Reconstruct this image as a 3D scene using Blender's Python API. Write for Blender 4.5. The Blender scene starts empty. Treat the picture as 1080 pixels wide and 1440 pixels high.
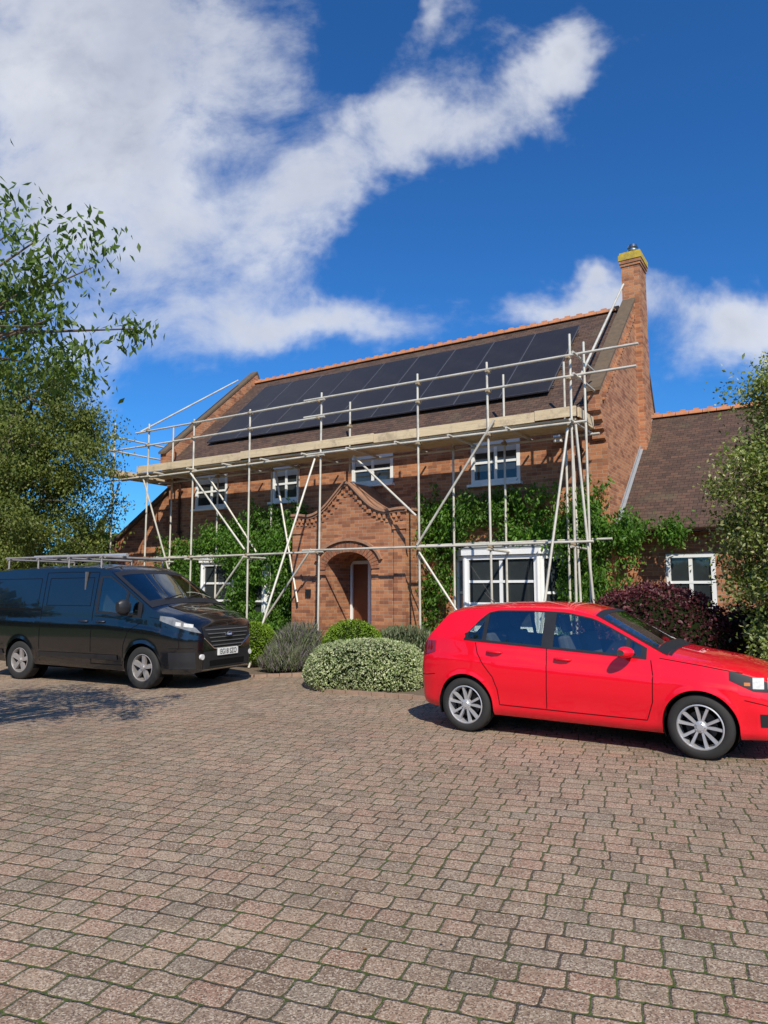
import bpy, bmesh, math, random
import numpy as np
from mathutils import Vector, Matrix
random.seed(3); rng=np.random.default_rng(7)
scene=bpy.context.scene; COL=scene.collection
R=math.radians

# ------------------------------------------------------------------ helpers
def link(o): COL.objects.link(o); return o
def top(o,label,cat,group=None,kind=None):
    o["label"]=label; o["category"]=cat
    if group: o["group"]=group
    if kind: o["kind"]=kind
    return o
def empty(name,loc=(0,0,0),rz=0,parent=None):
    o=bpy.data.objects.new(name,None); o.empty_display_size=.3
    o.location=loc; o.rotation_euler=(0,0,rz); o.parent=parent
    return link(o)
class MB:
    def __init__(s): s.v=[]; s.f=[]; s.m=[]
    def add(s,vs,fs,mi=0):
        b=len(s.v); s.v+= [tuple(v) for v in vs]; s.f+=[tuple(b+i for i in f) for f in fs]; s.m+=[mi]*len(fs)
    def box(s,x0,x1,y0,y1,z0,z1,mi=0):
        vs=[(x0,y0,z0),(x1,y0,z0),(x1,y1,z0),(x0,y1,z0),(x0,y0,z1),(x1,y0,z1),(x1,y1,z1),(x0,y1,z1)]
        s.add(vs,[(0,3,2,1),(4,5,6,7),(0,1,5,4),(1,2,6,5),(2,3,7,6),(3,0,4,7)],mi)
    def prism(s,poly,axis,a,b,mi=0):
        n=len(poly)
        def P(p,t):
            return {'x':(t,p[0],p[1]),'y':(p[0],t,p[1]),'z':(p[0],p[1],t)}[axis]
        vs=[P(p,a) for p in poly]+[P(p,b) for p in poly]
        fs=[tuple(range(n)),tuple(range(2*n-1,n-1,-1))]+[(i,n+i,n+(i+1)%n,(i+1)%n) for i in range(n)]
        s.add(vs,fs,mi)
    def plank(s,p,q,z0,z1,th,off=0,mi=0):
        d=Vector((q[0]-p[0],q[1]-p[1])); n=Vector((d.y,-d.x)).normalized()
        a=[(p[0]+n.x*off,p[1]+n.y*off),(q[0]+n.x*off,q[1]+n.y*off),(q[0]+n.x*(off+th),q[1]+n.y*(off+th)),(p[0]+n.x*(off+th),p[1]+n.y*(off+th))]
        s.prism(a,'z',z0,z1,mi)
    def tube(s,pts,rad,n=8,mi=0,cap=True):
        pts=[Vector(p) for p in pts]
        if not hasattr(rad,'__len__'): rad=[rad]*len(pts)
        rings=[]
        for i,p in enumerate(pts):
            d=(pts[min(i+1,len(pts)-1)]-pts[max(i-1,0)]).normalized()
            u=d.cross(Vector((0,0,1)))
            if u.length<1e-3: u=d.cross(Vector((0,1,0)))
            u.normalize(); w=d.cross(u)
            rings.append([p+(u*math.cos(2*math.pi*k/n)+w*math.sin(2*math.pi*k/n))*rad[i] for k in range(n)])
        vs=[v for r in rings for v in r]; fs=[]
        for i in range(len(pts)-1):
            for k in range(n):
                fs.append((i*n+k,i*n+(k+1)%n,(i+1)*n+(k+1)%n,(i+1)*n+k))
        if cap: fs.append(tuple(range(n-1,-1,-1))); fs.append(tuple(range((len(pts)-1)*n,len(pts)*n)))
        s.add(vs,fs,mi)
    def grid(s,P,mi=0,hole=None):
        r=len(P); c=len(P[0]); vs=[p for row in P for p in row]
        s.add(vs,[(i*c+j,i*c+j+1,(i+1)*c+j+1,(i+1)*c+j) for i in range(r-1) for j in range(c-1) if not (hole and hole(i,j))],mi)
    def lathe_y(s,prof,n=40,mi=0,cx=0,cz=0):
        P=[[(cx+r*math.cos(2*math.pi*k/n),y,cz+r*math.sin(2*math.pi*k/n)) for k in range(n+1)] for r,y in prof]
        s.grid(P,mi)
    def obj(s,name,mats,parent=None,smooth=None,bev=0,fixn=True,delf=None):
        me=bpy.data.meshes.new(name); me.from_pydata(s.v,[],s.f)
        if not isinstance(mats,(list,tuple)): mats=[mats]
        for m in mats: me.materials.append(m)
        me.polygons.foreach_set('material_index',s.m)
        if fixn or delf:
            bm=bmesh.new(); bm.from_mesh(me); bm.faces.ensure_lookup_table(); bmesh.ops.recalc_face_normals(bm,faces=bm.faces)
            if delf:
                bm.faces.ensure_lookup_table(); bmesh.ops.delete(bm,geom=[bm.faces[i] for i in delf],context='FACES')
            bm.to_mesh(me); bm.free()
        if smooth is not None:
            me.polygons.foreach_set('use_smooth',[True]*len(me.polygons))
            try: me.set_sharp_from_angle(angle=R(smooth))
            except Exception: pass
        me.update()
        o=bpy.data.objects.new(name,me); o.parent=parent; link(o)
        if bev:
            b=o.modifiers.new('b','BEVEL'); b.width=bev; b.segments=2; b.limit_method='ANGLE'
        return o

# ------------------------------------------------------------------ node helper
class NT:
    def __init__(s,nt): s.nt=nt
    def n(s,t,**k):
        x=s.nt.nodes.new(t)
        for a,b in k.items(): setattr(x,a,b)
        return x
    def set(s,inp,v):
        if isinstance(v,bpy.types.NodeSocket): s.nt.links.new(v,inp)
        else: inp.default_value=v
    def m(s,op,a,b=None,c=None,clamp=False):
        x=s.n('ShaderNodeMath',operation=op,use_clamp=clamp); s.set(x.inputs[0],a)
        if b is not None: s.set(x.inputs[1],b)
        if c is not None: s.set(x.inputs[2],c)
        return x.outputs[0]
    def mix(s,f,a,b,bt='MIX'):
        x=s.n('ShaderNodeMix',data_type='RGBA',blend_type=bt); s.set(x.inputs[0],f); s.set(x.inputs[6],a); s.set(x.inputs[7],b); return x.outputs[2]
    def comb(s,a,b,c=0.0):
        x=s.n('ShaderNodeCombineXYZ'); s.set(x.inputs[0],a); s.set(x.inputs[1],b); s.set(x.inputs[2],c); return x.outputs[0]
    def sep(s,v):
        x=s.n('ShaderNodeSeparateXYZ'); s.set(x.inputs[0],v); return x.outputs
    def noise(s,v,scale,detail=4,rough=.55,dist=0,col=False):
        x=s.n('ShaderNodeTexNoise'); s.set(x.inputs['Vector'],v); x.inputs['Scale'].default_value=scale; x.inputs['Detail'].default_value=detail
        x.inputs['Roughness'].default_value=rough; x.inputs['Distortion'].default_value=dist
        return x.outputs['Color' if col else 'Fac']
    def white(s,v,dim='3D'):
        x=s.n('ShaderNodeTexWhiteNoise',noise_dimensions=dim); s.set(x.inputs['Vector' if dim!='1D' else 'W'],v); return x.outputs['Value']
    def ss(s,v,a,b,lo=0.0,hi=1.0):
        x=s.n('ShaderNodeMapRange',interpolation_type='SMOOTHSTEP'); s.set(x.inputs[0],v)
        x.inputs[1].default_value=a; x.inputs[2].default_value=b; x.inputs[3].default_value=lo; x.inputs[4].default_value=hi; return x.outputs[0]
    def bump(s,h,st=.5,d=.01,normal=None):
        x=s.n('ShaderNodeBump'); s.set(x.inputs['Height'],h); x.inputs['Strength'].default_value=st; x.inputs['Distance'].default_value=d
        if normal is not None: s.set(x.inputs['Normal'],normal)
        return x.outputs[0]
    def obj(s): return s.n('ShaderNodeTexCoord').outputs['Object']
def C(r,g,b): return (r,g,b,1)
def mat(name):
    m=bpy.data.materials.new(name); m.use_nodes=True
    nt=m.node_tree; p=nt.nodes['Principled BSDF']; return m,NT(nt),p
def simple(name,col,rough=.5,metal=0,coat=0,spec=.5,var=.15,vs=6,bump=0,dirt=0):
    m,N,p=mat(name)
    v=N.obj(); n=N.noise(v,vs,4,.6)
    c=N.mix(n,C(*[x*(1-var) for x in col]),C(*[min(1,x*(1+var)) for x in col]))
    if dirt:
        n2=N.ss(N.noise(v,3.1,4,.7),.45,.75); c=N.mix(N.m('MULTIPLY',n2,dirt),c,C(.12,.10,.08))
    N.set(p.inputs['Base Color'],c)
    rr=N.m('ADD',N.m('MULTIPLY',N.m('SUBTRACT',n,.5),.25*rough),rough); N.set(p.inputs['Roughness'],rr)
    p.inputs['Metallic'].default_value=metal; p.inputs['Coat Weight'].default_value=coat; p.inputs['Coat Roughness'].default_value=.03
    p.inputs['Specular IOR Level'].default_value=spec
    if bump: N.set(p.inputs['Normal'],N.bump(N.noise(v,vs*12,3,.6),bump,.004))
    return m
def leafmat(name,cols,trans=.3,rough=.5,tint=(1.3,1.5,.6)):
    m,N,p=mat(name); nt=m.node_tree
    g=N.n('ShaderNodeNewGeometry'); r=N.n('ShaderNodeValToRGB'); nt.links.new(g.outputs['Random Per Island'],r.inputs[0])
    r.color_ramp.elements[0].color=C(*cols[0]); r.color_ramp.elements[-1].color=C(*cols[-1])
    for i,c in enumerate(cols[1:-1]):
        e=r.color_ramp.elements.new((i+1)/(len(cols)-1)); e.color=C(*c)
    big=N.noise(N.obj(),1.2,2,.6)
    c=N.mix(N.ss(big,.3,.7),N.mix(1.0,r.outputs[0],C(.70,.70,.73),'MULTIPLY'),r.outputs[0])
    N.set(p.inputs['Base Color'],c); p.inputs['Roughness'].default_value=rough; p.inputs['Specular IOR Level'].default_value=.35
    t=N.n('ShaderNodeBsdfTranslucent'); N.set(t.inputs[0],N.mix(1.0,c,C(*tint),'MULTIPLY'))
    mx=N.n('ShaderNodeMixShader'); mx.inputs[0].default_value=trans
    out=nt.nodes['Material Output']; nt.links.new(p.outputs[0],mx.inputs[1]); nt.links.new(t.outputs[0],mx.inputs[2]); nt.links.new(mx.outputs[0],out.inputs[0])
    return m

# ------------------------------------------------------------------ materials
def brickmat(name,c1,c2,mort,w=.225,h=.075):
    m,N,p=mat(name); o=N.sep(N.obj())
    u=N.m('ADD',o[0],o[1]); v=N.comb(u,o[2])
    b=N.n('ShaderNodeTexBrick'); N.set(b.inputs['Vector'],v)
    b.inputs['Color1'].default_value=C(*c1); b.inputs['Color2'].default_value=C(*c2); b.inputs['Mortar'].default_value=C(*mort)
    b.inputs['Scale'].default_value=1; b.inputs['Brick Width'].default_value=w; b.inputs['Row Height'].default_value=h
    b.inputs['Mortar Size'].default_value=.006; b.inputs['Mortar Smooth'].default_value=.2; b.inputs['Bias'].default_value=-.1
    row=N.m('FLOOR',N.m('DIVIDE',o[2],h)); odd=N.m('MODULO',N.m('ABSOLUTE',row),2.0)
    colm=N.m('FLOOR',N.m('ADD',N.m('DIVIDE',u,w),N.m('MULTIPLY',odd,.5)))
    r=N.white(N.comb(row,colm))
    c=N.mix(N.ss(r,.45,1.0,0,.65),b.outputs['Color'],C(c2[0]*.5,c2[1]*.5,c2[2]*.6))
    big=N.noise(N.obj(),.8,5,.65); c=N.mix(N.ss(big,.35,.75,0,.5),c,N.mix(1.0,c,C(.60,.58,.58),'MULTIPLY'))
    fine=N.noise(N.obj(),60,2,.6); c=N.mix(N.ss(fine,.3,.7,0,.35),c,N.mix(1.0,c,C(.7,.7,.7),'MULTIPLY'))
    N.set(p.inputs['Base Color'],c); p.inputs['Roughness'].default_value=.85; p.inputs['Specular IOR Level'].default_value=.2
    hgt=N.m('ADD',N.m('SUBTRACT',1.0,b.outputs['Fac']),N.m('MULTIPLY',fine,.4))
    N.set(p.inputs['Normal'],N.bump(hgt,.6,.008)); return m
M_brick=brickmat('brick_wall',(.56,.245,.115),(.40,.155,.08),(.48,.37,.26))
M_brick2=brickmat('brick_dressing',(.40,.16,.085),(.30,.12,.07),(.34,.26,.18),w=.075,h=.225)
def tilemat(name,c1,c2,moss):
    m,N,p=mat(name); o=N.sep(N.obj()); v=N.m('MULTIPLY',o[2],1.48)
    h=.1; w=.165
    row=N.m('FLOOR',N.m('DIVIDE',v,h)); fv=N.m('FRACT',N.m('DIVIDE',v,h)); odd=N.m('MODULO',N.m('ABSOLUTE',row),2.0)
    uu=N.m('ADD',N.m('DIVIDE',o[0],w),N.m('MULTIPLY',odd,.5)); fu=N.m('FRACT',uu); cl=N.m('FLOOR',uu)
    r=N.white(N.comb(row,cl)); c=N.mix(r,C(*c1),C(*c2))
    gap=N.m('MAXIMUM',N.ss(N.m('ABSOLUTE',N.m('SUBTRACT',fu,.5)),.46,.5),N.ss(fv,.16,.03))
    c=N.mix(N.m('MULTIPLY',gap,.75),c,C(.012,.01,.01))
    n=N.noise(N.obj(),1.1,6,.7); c=N.mix(N.ss(n,.52,.72,0,.6),c,C(*moss))
    n3=N.noise(N.obj(),25,2,.6); c=N.mix(N.ss(n3,.55,.7,0,.4),c,C(*[q*1.5 for q in c2]))
    N.set(p.inputs['Base Color'],c); p.inputs['Roughness'].default_value=.8; p.inputs['Specular IOR Level'].default_value=.3
    hg=N.m('ADD',N.m('SUBTRACT',1.0,fv),N.m('MULTIPLY',r,.3)); hg=N.m('SUBTRACT',hg,N.m('MULTIPLY',gap,.6))
    N.set(p.inputs['Normal'],N.bump(hg,.8,.02)); return m
M_tile=tilemat('plain_roof_tiles',(.066,.042,.033),(.125,.072,.050),(.11,.10,.06))
M_ridge=simple('terracotta_ridge',(.5,.2,.09),.8,var=.35,vs=9,bump=.5,dirt=.5)
M_coping=simple('weathered_coping',(.13,.09,.055),.9,var=.5,vs=9,bump=.6,dirt=.2)
M_pcop=simple('porch_coping_brick',(.36,.19,.115),.9,var=.5,vs=11,bump=.6,dirt=.3)
M_edge=simple('edging_brick',(.30,.2,.14),.9,var=.4,vs=9,bump=.6,dirt=.3)
M_lichen=simple('lichen_brick',(.50,.36,.05),.9,var=.5,vs=14,bump=.6,dirt=.6)
M_white=simple('white_paint',(.84,.84,.82),.4,var=.05,dirt=.04)
M_black=simple('black_plastic',(.018,.018,.02),.45,var=.2)
M_dark=simple('underbody_dark',(.006,.006,.006),.9,var=.1,spec=.1)
M_seat=simple('seat_fabric',(.10,.10,.105),.9,var=.3,vs=20)
M_rubber=simple('tyre_rubber',(.022,.021,.02),.8,var=.3,vs=20,bump=.3)
M_alloy=simple('alloy_wheel',(.55,.55,.56),.38,metal=.5,var=.15,vs=15,dirt=.12)
M_alloyd=simple('dusty_alloy_wheel',(.38,.35,.33),.5,metal=.4,var=.25,vs=12,dirt=.4)
M_chrome=simple('chrome',(.75,.75,.76),.12,metal=1,var=.05)
M_bar=simple('satin_grille_bar',(.22,.22,.225),.3,metal=.5,var=.1)
M_refl=simple('lamp_reflector',(.66,.65,.62),.25,var=.4,vs=30)
M_pipe=simple('galvanised_tube',(.62,.58,.49),.5,metal=.15,var=.3,vs=2.5,dirt=.4)
M_coupler=simple('coupler_steel',(.42,.32,.20),.55,metal=.4,var=.4,vs=20)
M_lead=simple('lead_flashing',(.28,.29,.3),.6,var=.2)
M_gutter=simple('brown_gutter',(.05,.022,.015),.35,var=.2)
M_door=simple('brown_wood_door',(.17,.055,.025),.4,var=.35,vs=5)
M_steel=simple('flue_steel',(.6,.6,.6),.25,metal=1,var=.1)
def board():
    m,N,p=mat('scaffold_board_timber'); o=N.sep(N.obj())
    v=N.comb(N.m('MULTIPLY',o[0],1.0),N.m('MULTIPLY',o[1],18.0),N.m('MULTIPLY',o[2],18.0))
    g=N.noise(v,1.6,5,.65); seg=N.white(N.m('FLOOR',N.m('DIVIDE',o[0],2.05)),'1D')
    c=N.mix(g,C(.46,.34,.19),C(.84,.68,.45)); c=N.mix(N.m('MULTIPLY',seg,.35),c,C(.36,.28,.2))
    c=N.mix(N.ss(N.noise(N.obj(),3,5,.75),.48,.7,0,.55),c,C(.24,.18,.12))
    N.set(p.inputs['Base Color'],c); p.inputs['Roughness'].default_value=.85; N.set(p.inputs['Normal'],N.bump(g,.4,.005)); return m
M_board=board()
def panelmat():
    m,N,p=mat('solar_cells'); o=N.sep(N.obj())
    fx=N.m('ABSOLUTE',N.m('SUBTRACT',N.m('FRACT',N.m('DIVIDE',o[0],.18)),.5)); fy=N.m('ABSOLUTE',N.m('SUBTRACT',N.m('FRACT',N.m('DIVIDE',o[1],.1)),.5))
    l=N.m('MAXIMUM',N.ss(fx,.485,.5),N.m('MULTIPLY',N.ss(fy,.47,.5),.5))
    c=N.mix(l,C(.026,.024,.026),C(.045,.043,.047)); n=N.noise(N.obj(),1.4,4,.6); c=N.mix(N.ss(n,.4,.8,0,.35),c,C(.06,.054,.05))
    N.set(p.inputs['Base Color'],c); p.inputs['Roughness'].default_value=.34; p.inputs['Specular IOR Level'].default_value=.2; return m
M_panel=panelmat()
M_pframe=simple('panel_frame',(.13,.13,.15),.45,metal=.3)
def glassmat(name,base,rough=.03,spec=.8):
    m,N,p=mat(name); n=N.noise(N.obj(),1.7,3,.5)
    N.set(p.inputs['Base Color'],N.mix(n,C(*base),C(*[b*2.2 for b in base]))); p.inputs['Roughness'].default_value=rough
    p.inputs['Specular IOR Level'].default_value=spec
    N.set(p.inputs['Normal'],N.bump(N.noise(N.obj(),1.1,1,.4),.08,.02)); return m
M_glass=glassmat('window_glass',(.02,.024,.026))
M_curtain=simple('net_curtain',(.55,.54,.5),.9,var=.2,vs=20)
def cglass(name,tint,base=.05):
    m,N,p=mat(name); nt=m.node_tree; nt.nodes.remove(p)
    tr=N.n('ShaderNodeBsdfTransparent'); tr.inputs[0].default_value=C(*tint); gl=N.n('ShaderNodeBsdfGlossy')
    gl.inputs['Roughness'].default_value=.015; gl.inputs['Color'].default_value=C(.9,.95,.95)
    lw=N.n('ShaderNodeLayerWeight'); lw.inputs['Blend'].default_value=.5
    fr=N.m('MULTIPLY',N.m('POWER',lw.outputs['Facing'],4.0),.9)
    dustn=N.ss(N.noise(N.obj(),4,4,.6),.3,.9,0,.03)
    f=N.m('ADD',N.m('ADD',fr,base),dustn,clamp=True); mx=N.n('ShaderNodeMixShader'); N.set(mx.inputs[0],f)
    nt.links.new(tr.outputs[0],mx.inputs[1]); nt.links.new(gl.outputs[0],mx.inputs[2]); nt.links.new(mx.outputs[0],nt.nodes['Material Output'].inputs[0]); return m
M_cglass=cglass('car_glass',(.80,.88,.84),.20); M_vglass=cglass('van_glass',(.45,.52,.49),.14)
M_lamp=simple('headlamp_lens',(.20,.20,.20),.2,metal=.0,coat=.6,var=.8,vs=18)
M_tail=simple('tail_lamp_red',(.25,.005,.008),.1,coat=1,var=.2)
def paint(name,c,rough=.35,dust=.05,spec=.4):
    m,N,p=mat(name); v=N.obj()
    n=N.noise(v,2.3,5,.65); cc=N.mix(N.ss(n,.5,.85,0,dust),C(*c),C(.3,.25,.2))
    z=N.sep(v)[2]; cc=N.mix(N.m('MULTIPLY',N.ss(z,.5,.2),dust*2),cc,C(.2,.17,.14))
    bf=N.n('ShaderNodeNewGeometry').outputs['Backfacing']; cc=N.mix(bf,cc,C(.05,.05,.05))
    N.set(p.inputs['Base Color'],cc); p.inputs['Roughness'].default_value=rough; p.inputs['Specular IOR Level'].default_value=spec
    N.set(p.inputs['Coat Weight'],N.m('SUBTRACT',1.0,bf)); N.set(p.inputs['Coat Roughness'],N.ss(n,.3,.9,.01,.02+dust*.5)); return m
M_red=paint('red_car_paint',(.84,.002,.018),.5,.012,.2)
M_vanp=paint('black_van_paint',(.0035,.0037,.0042),.2,.012,.7)

def pavemat():
    m,N,p=mat('block_paving'); o=N.obj()
    mp=N.n('ShaderNodeMapping'); N.set(mp.inputs['Vector'],o); mp.inputs['Rotation'].default_value=(0,0,R(19))
    wob=N.noise(o,8,2,.6,col=True)
    vadd=N.n('ShaderNodeVectorMath',operation='MULTIPLY_ADD'); N.set(vadd.inputs[0],wob); vadd.inputs[1].default_value=(.028,.028,0); N.set(vadd.inputs[2],mp.outputs[0])
    s=N.sep(vadd.outputs[0]); h=.150
    lowf=N.m('MULTIPLY',N.m('SUBTRACT',N.noise(o,.25,1,.5),.5),.3)
    vy=N.m('ADD',s[1],lowf)
    row=N.m('FLOOR',N.m('DIVIDE',vy,h)); lv=N.m('SUBTRACT',vy,N.m('MULTIPLY',row,h))
    rr=N.white(row,'1D'); w=N.m('ADD',.162,N.m('MULTIPLY',N.white(N.m('ADD',row,77.3),'1D'),.07))
    uu=N.m('DIVIDE',N.m('ADD',s[0],N.m('MULTIPLY',rr,.3)),w); cl=N.m('FLOOR',uu)
    lu=N.m('MULTIPLY',N.m('FRACT',uu),w)
    rad=.020; j=.0016
    r2=N.white(N.comb(row,cl,5.0)); jj=N.m('ADD',j,N.m('MULTIPLY',r2,.0024))
    a=N.m('ABSOLUTE',N.m('SUBTRACT',lu,N.m('MULTIPLY',w,.5))); b=N.m('ABSOLUTE',N.m('SUBTRACT',lv,h/2))
    qa=N.m('MAXIMUM',N.m('ADD',N.m('SUBTRACT',a,N.m('SUBTRACT',N.m('MULTIPLY',w,.5),rad)),jj),0.0); qb=N.m('MAXIMUM',N.m('ADD',N.m('SUBTRACT',b,h/2-rad),jj),0.0)
    d=N.m('SUBTRACT',N.m('SQRT',N.m('ADD',N.m('MULTIPLY',qa,qa),N.m('MULTIPLY',qb,qb))),rad)
    fn=N.noise(o,75,2,.7)
    d=N.m('ADD',d,N.m('MULTIPLY',N.m('SUBTRACT',fn,.5),.007))
    top_=N.ss(d,.001,-.010); joint=N.ss(d,-.0025,.0012)
    r=N.white(N.comb(row,cl))
    ramp=N.n('ShaderNodeValToRGB'); N.set(ramp.inputs[0],r); e=ramp.color_ramp.elements
    e[0].color=C(.26,.175,.12); e[1].color=C(.44,.315,.215)
    for t,c in ((.25,(.36,.255,.175)),(.45,(.42,.26,.175)),(.65,(.31,.235,.17)),(.85,(.39,.23,.155))): x=e.new(t); x.color=C(*c)
    c=ramp.outputs[0]
    sp=N.n('ShaderNodeTexVoronoi'); N.set(sp.inputs['Vector'],o); sp.inputs['Scale'].default_value=150
    spc=N.sep(sp.outputs['Color'])[0]
    c=N.mix(N.ss(spc,.6,.95,0,.7),c,C(.66,.55,.42)); c=N.mix(N.ss(spc,.36,.05,0,.8),c,C(.10,.07,.052))
    c=N.mix(N.ss(fn,.5,.7,0,.5),c,C(.18,.13,.095))
    big=N.noise(o,.45,5,.65); c=N.mix(N.ss(big,.35,.7,0,.5),c,N.mix(1.0,c,C(.64,.65,.63),'MULTIPLY'))
    st=N.noise(o,3.5,5,.7); c=N.mix(N.ss(st,.50,.75,0,.5),c,C(.14,.115,.08))
    mossn=N.noise(o,1.1,5,.7); jc=N.mix(N.ss(mossn,.38,.55),C(.065,.05,.033),C(.065,.10,.018))
    jc=N.mix(N.ss(fn,.52,.68),jc,C(.17,.14,.095))
    c=N.mix(joint,c,jc)
    N.set(p.inputs['Base Color'],c); p.inputs['Roughness'].default_value=.82; p.inputs['Specular IOR Level'].default_value=.2
    hg=N.m('ADD',N.m('MULTIPLY',top_,.9),N.m('ADD',N.m('MULTIPLY',spc,.16),N.m('ADD',N.m('MULTIPLY',fn,.2),N.m('MULTIPLY',r2,.25))))
    N.set(p.inputs['Normal'],N.bump(hg,.9,.011)); return m
M_pave=pavemat()
M_soil=simple('bark_soil',(.16,.115,.075),.95,var=.6,vs=14,bump=1)
M_grass=simple('grass',(.05,.09,.02),.9,var=.5,vs=3,bump=1)
M_bark=simple('bark',(.13,.10,.07),.9,var=.5,vs=8,bump=1)
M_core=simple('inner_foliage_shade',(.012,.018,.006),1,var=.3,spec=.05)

# ------------------------------------------------------------------ world
SUN=Vector((.17*math.cos(R(42)),-.985*math.cos(R(42)),math.sin(R(42)))).normalized()
w=bpy.data.worlds.new("World"); scene.world=w; w.use_nodes=True
N=NT(w.node_tree); bg=w.node_tree.nodes['Background']
sky=N.n('ShaderNodeTexSky'); sky.sky_type='NISHITA'; sky.sun_disc=False; sky.sun_elevation=R(42); sky.sun_rotation=math.atan2(SUN.x,SUN.y)%(2*math.pi)
sky.air_density=1.0; sky.dust_density=.3; sky.ozone_density=2.5
tc=N.n('ShaderNodeTexCoord').outputs['Generated']; x,y,z=N.sep(tc)
ay=N.m('MAXIMUM',N.m('ABSOLUTE',y),.1); gx0=N.m('DIVIDE',x,ay); gz0=N.m('DIVIDE',z,ay)
base=N.comb(gx0,gz0)
wn=N.sep(N.noise(base,3.2,5,.65,col=True))
gx=N.m('ADD',gx0,N.m('MULTIPLY',N.m('SUBTRACT',wn[0],.5),.27)); gz=N.m('ADD',gz0,N.m('MULTIPLY',N.m('SUBTRACT',wn[1],.5),.27))
blobs=[(-.44,.84,.38,.22,-12,1.20),(-.46,.54,.24,.20,-20,.88),(-.38,.34,.16,.07,0,.40),(-.16,.50,.11,.07,60,.48),(.07,.69,.28,.075,30,.92),(.27,.80,.06,.12,-10,.80),(.08,.88,.10,.045,50,.65),
 (-.03,.86,.05,.18,-22,-.50),(.22,.55,.28,.06,0,-.35),
 (-.07,.37,.17,.055,4,1.0),(.27,.415,.11,.045,12,1.0),(.52,.38,.18,.08,10,1.1),(1.3,.6,.4,.2,10,.9),(-1.3,.5,.4,.2,10,.9)]
tot=None
for cx,cz,rx,rz,an,amp in blobs:
    ca,sa=math.cos(R(an)),math.sin(R(an)); dx=N.m('SUBTRACT',gx,cx); dz=N.m('SUBTRACT',gz,cz)
    p_=N.m('ADD',N.m('MULTIPLY',dx,ca/rx),N.m('MULTIPLY',dz,sa/rx)); q_=N.m('ADD',N.m('MULTIPLY',dx,-sa/rz),N.m('MULTIPLY',dz,ca/rz))
    r2=N.m('ADD',N.m('MULTIPLY',p_,p_),N.m('MULTIPLY',q_,q_)); b_=N.m('MULTIPLY',N.m('EXPONENT',N.m('MULTIPLY',r2,-1.0)),amp)
    tot=b_ if tot is None else N.m('ADD',tot,b_)
fb=N.noise(N.comb(gx0,N.m('MULTIPLY',gz0,1.2)),5.5,8,.63,.25)
den=N.m('ADD',tot,N.m('MULTIPLY',N.m('SUBTRACT',fb,.5),1.8))
al=N.ss(den,.30,1.28)
sh=N.noise(N.comb(gx0,gz0,3.3),3.0,5,.6); thick=N.ss(den,.75,1.6)
lum=N.m('SUBTRACT',N.m('ADD',.95,N.m('MULTIPLY',N.m('SUBTRACT',sh,.5),1.5)),N.m('MULTIPLY',thick,.52),clamp=True)
cc=N.mix(lum,C(.27,.32,.46),C(.80,.83,.90))
STR=.1
cl10=N.mix(1.0,cc,C(.98/STR,.98/STR,.98/STR),'MULTIPLY')
skc=N.mix(1.0,sky.outputs[0],C(.28,.82,1.42),'MULTIPLY')
fin=N.mix(N.m('MULTIPLY',al,.95),skc,cl10)
N.set(bg.inputs[0],fin); bg.inputs[1].default_value=STR
sl=bpy.data.lights.new('sun','SUN'); sl.energy=5.0; sl.angle=R(.5); sl.color=(1,.935,.81)
so=link(bpy.data.objects.new('sun',sl)); so.rotation_euler=SUN.to_track_quat('Z','Y').to_euler(); so.location=(0,-10,20)

# ------------------------------------------------------------------ camera
cd=bpy.data.cameras.new('camera'); cam=link(bpy.data.objects.new('camera',cd)); scene.camera=cam
cd.sensor_fit='VERTICAL'; cd.sensor_height=36; cd.lens=25.0; cd.clip_end=2000; cd.clip_start=.05
cam.location=(0,0,1.6); cam.rotation_euler=(R(96.2),0,0)
scene.view_settings.view_transform='Standard'; scene.view_settings.look='None'; scene.view_settings.exposure=0

# ------------------------------------------------------------------ ground
def sheet(name,poly,z,m,label,cat):
    b=MB(); b.add([(p[0],p[1],z) for p in poly],[tuple(range(len(poly)))]); o=b.obj(name,m,fixn=False); top(o,label,cat,kind='structure'); return o
sheet('ground',[(-600,-600),(600,-600),(600,600),(-600,600)],-.012,M_grass,'grassy ground stretching away around the house','ground')
sheet('driveway',[(-16,-9),(13,-9),(13,20),(-16,26)],0,M_pave,'sunlit block paved driveway with mossy joints','driveway')
HX,HY,HA=4.45,14.0,R(-32)
def H2W(x,y,z=0):
    return (HX+x*math.cos(HA)-y*math.sin(HA), HY+x*math.sin(HA)+y*math.cos(HA), z)
def arcpts(cx,cy,rx,ry,a0,a1,n): return [(cx+rx*math.cos(R(a0+(a1-a0)*i/n)),cy+ry*math.sin(R(a0+(a1-a0)*i/n))) for i in range(n+1)]
bedR=[(7.9,.6),(-4.15,-.05),(-4.15,-3.6)]+arcpts(-3.0,-3.9,1.15,1.15,190,270,8)+[(-1.2,-4.9),(0.5,-4.4),(7.9,-4.2)]
bedL=[(-4.75,-1.1),(-12.6,-.05),(-12.6,-1.3),(-9,-1.5),(-7.6,-2.8)]+arcpts(-6.0,-3.2,1.2,1.2,190,300,10)+[(-4.75,-3.6)]
def edging(name,poly,label):
    b=MB(); L=[Vector(H2W(*p)[:2]) for p in poly]
    for i in range(len(L)-1):
        p,q=L[i],L[i+1]; d=q-p; n=max(1,int(d.length/.21))
        for k in range(n):
            a=p+d*(k/n)+d.normalized()*.006; c=p+d*((k+1)/n)-d.normalized()*.006
            b.plank((a.x,a.y),(c.x,c.y),0,.05+random.uniform(-.008,.008),.1,-.05+random.uniform(-.01,.01))
    o=b.obj(name,M_edge); top(o,label,'kerb',kind='structure')
sheet('flower_bed',[H2W(*p)[:2] for p in bedR],.004,M_soil,'bark covered planting bed in front of the house','flower bed')
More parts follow.
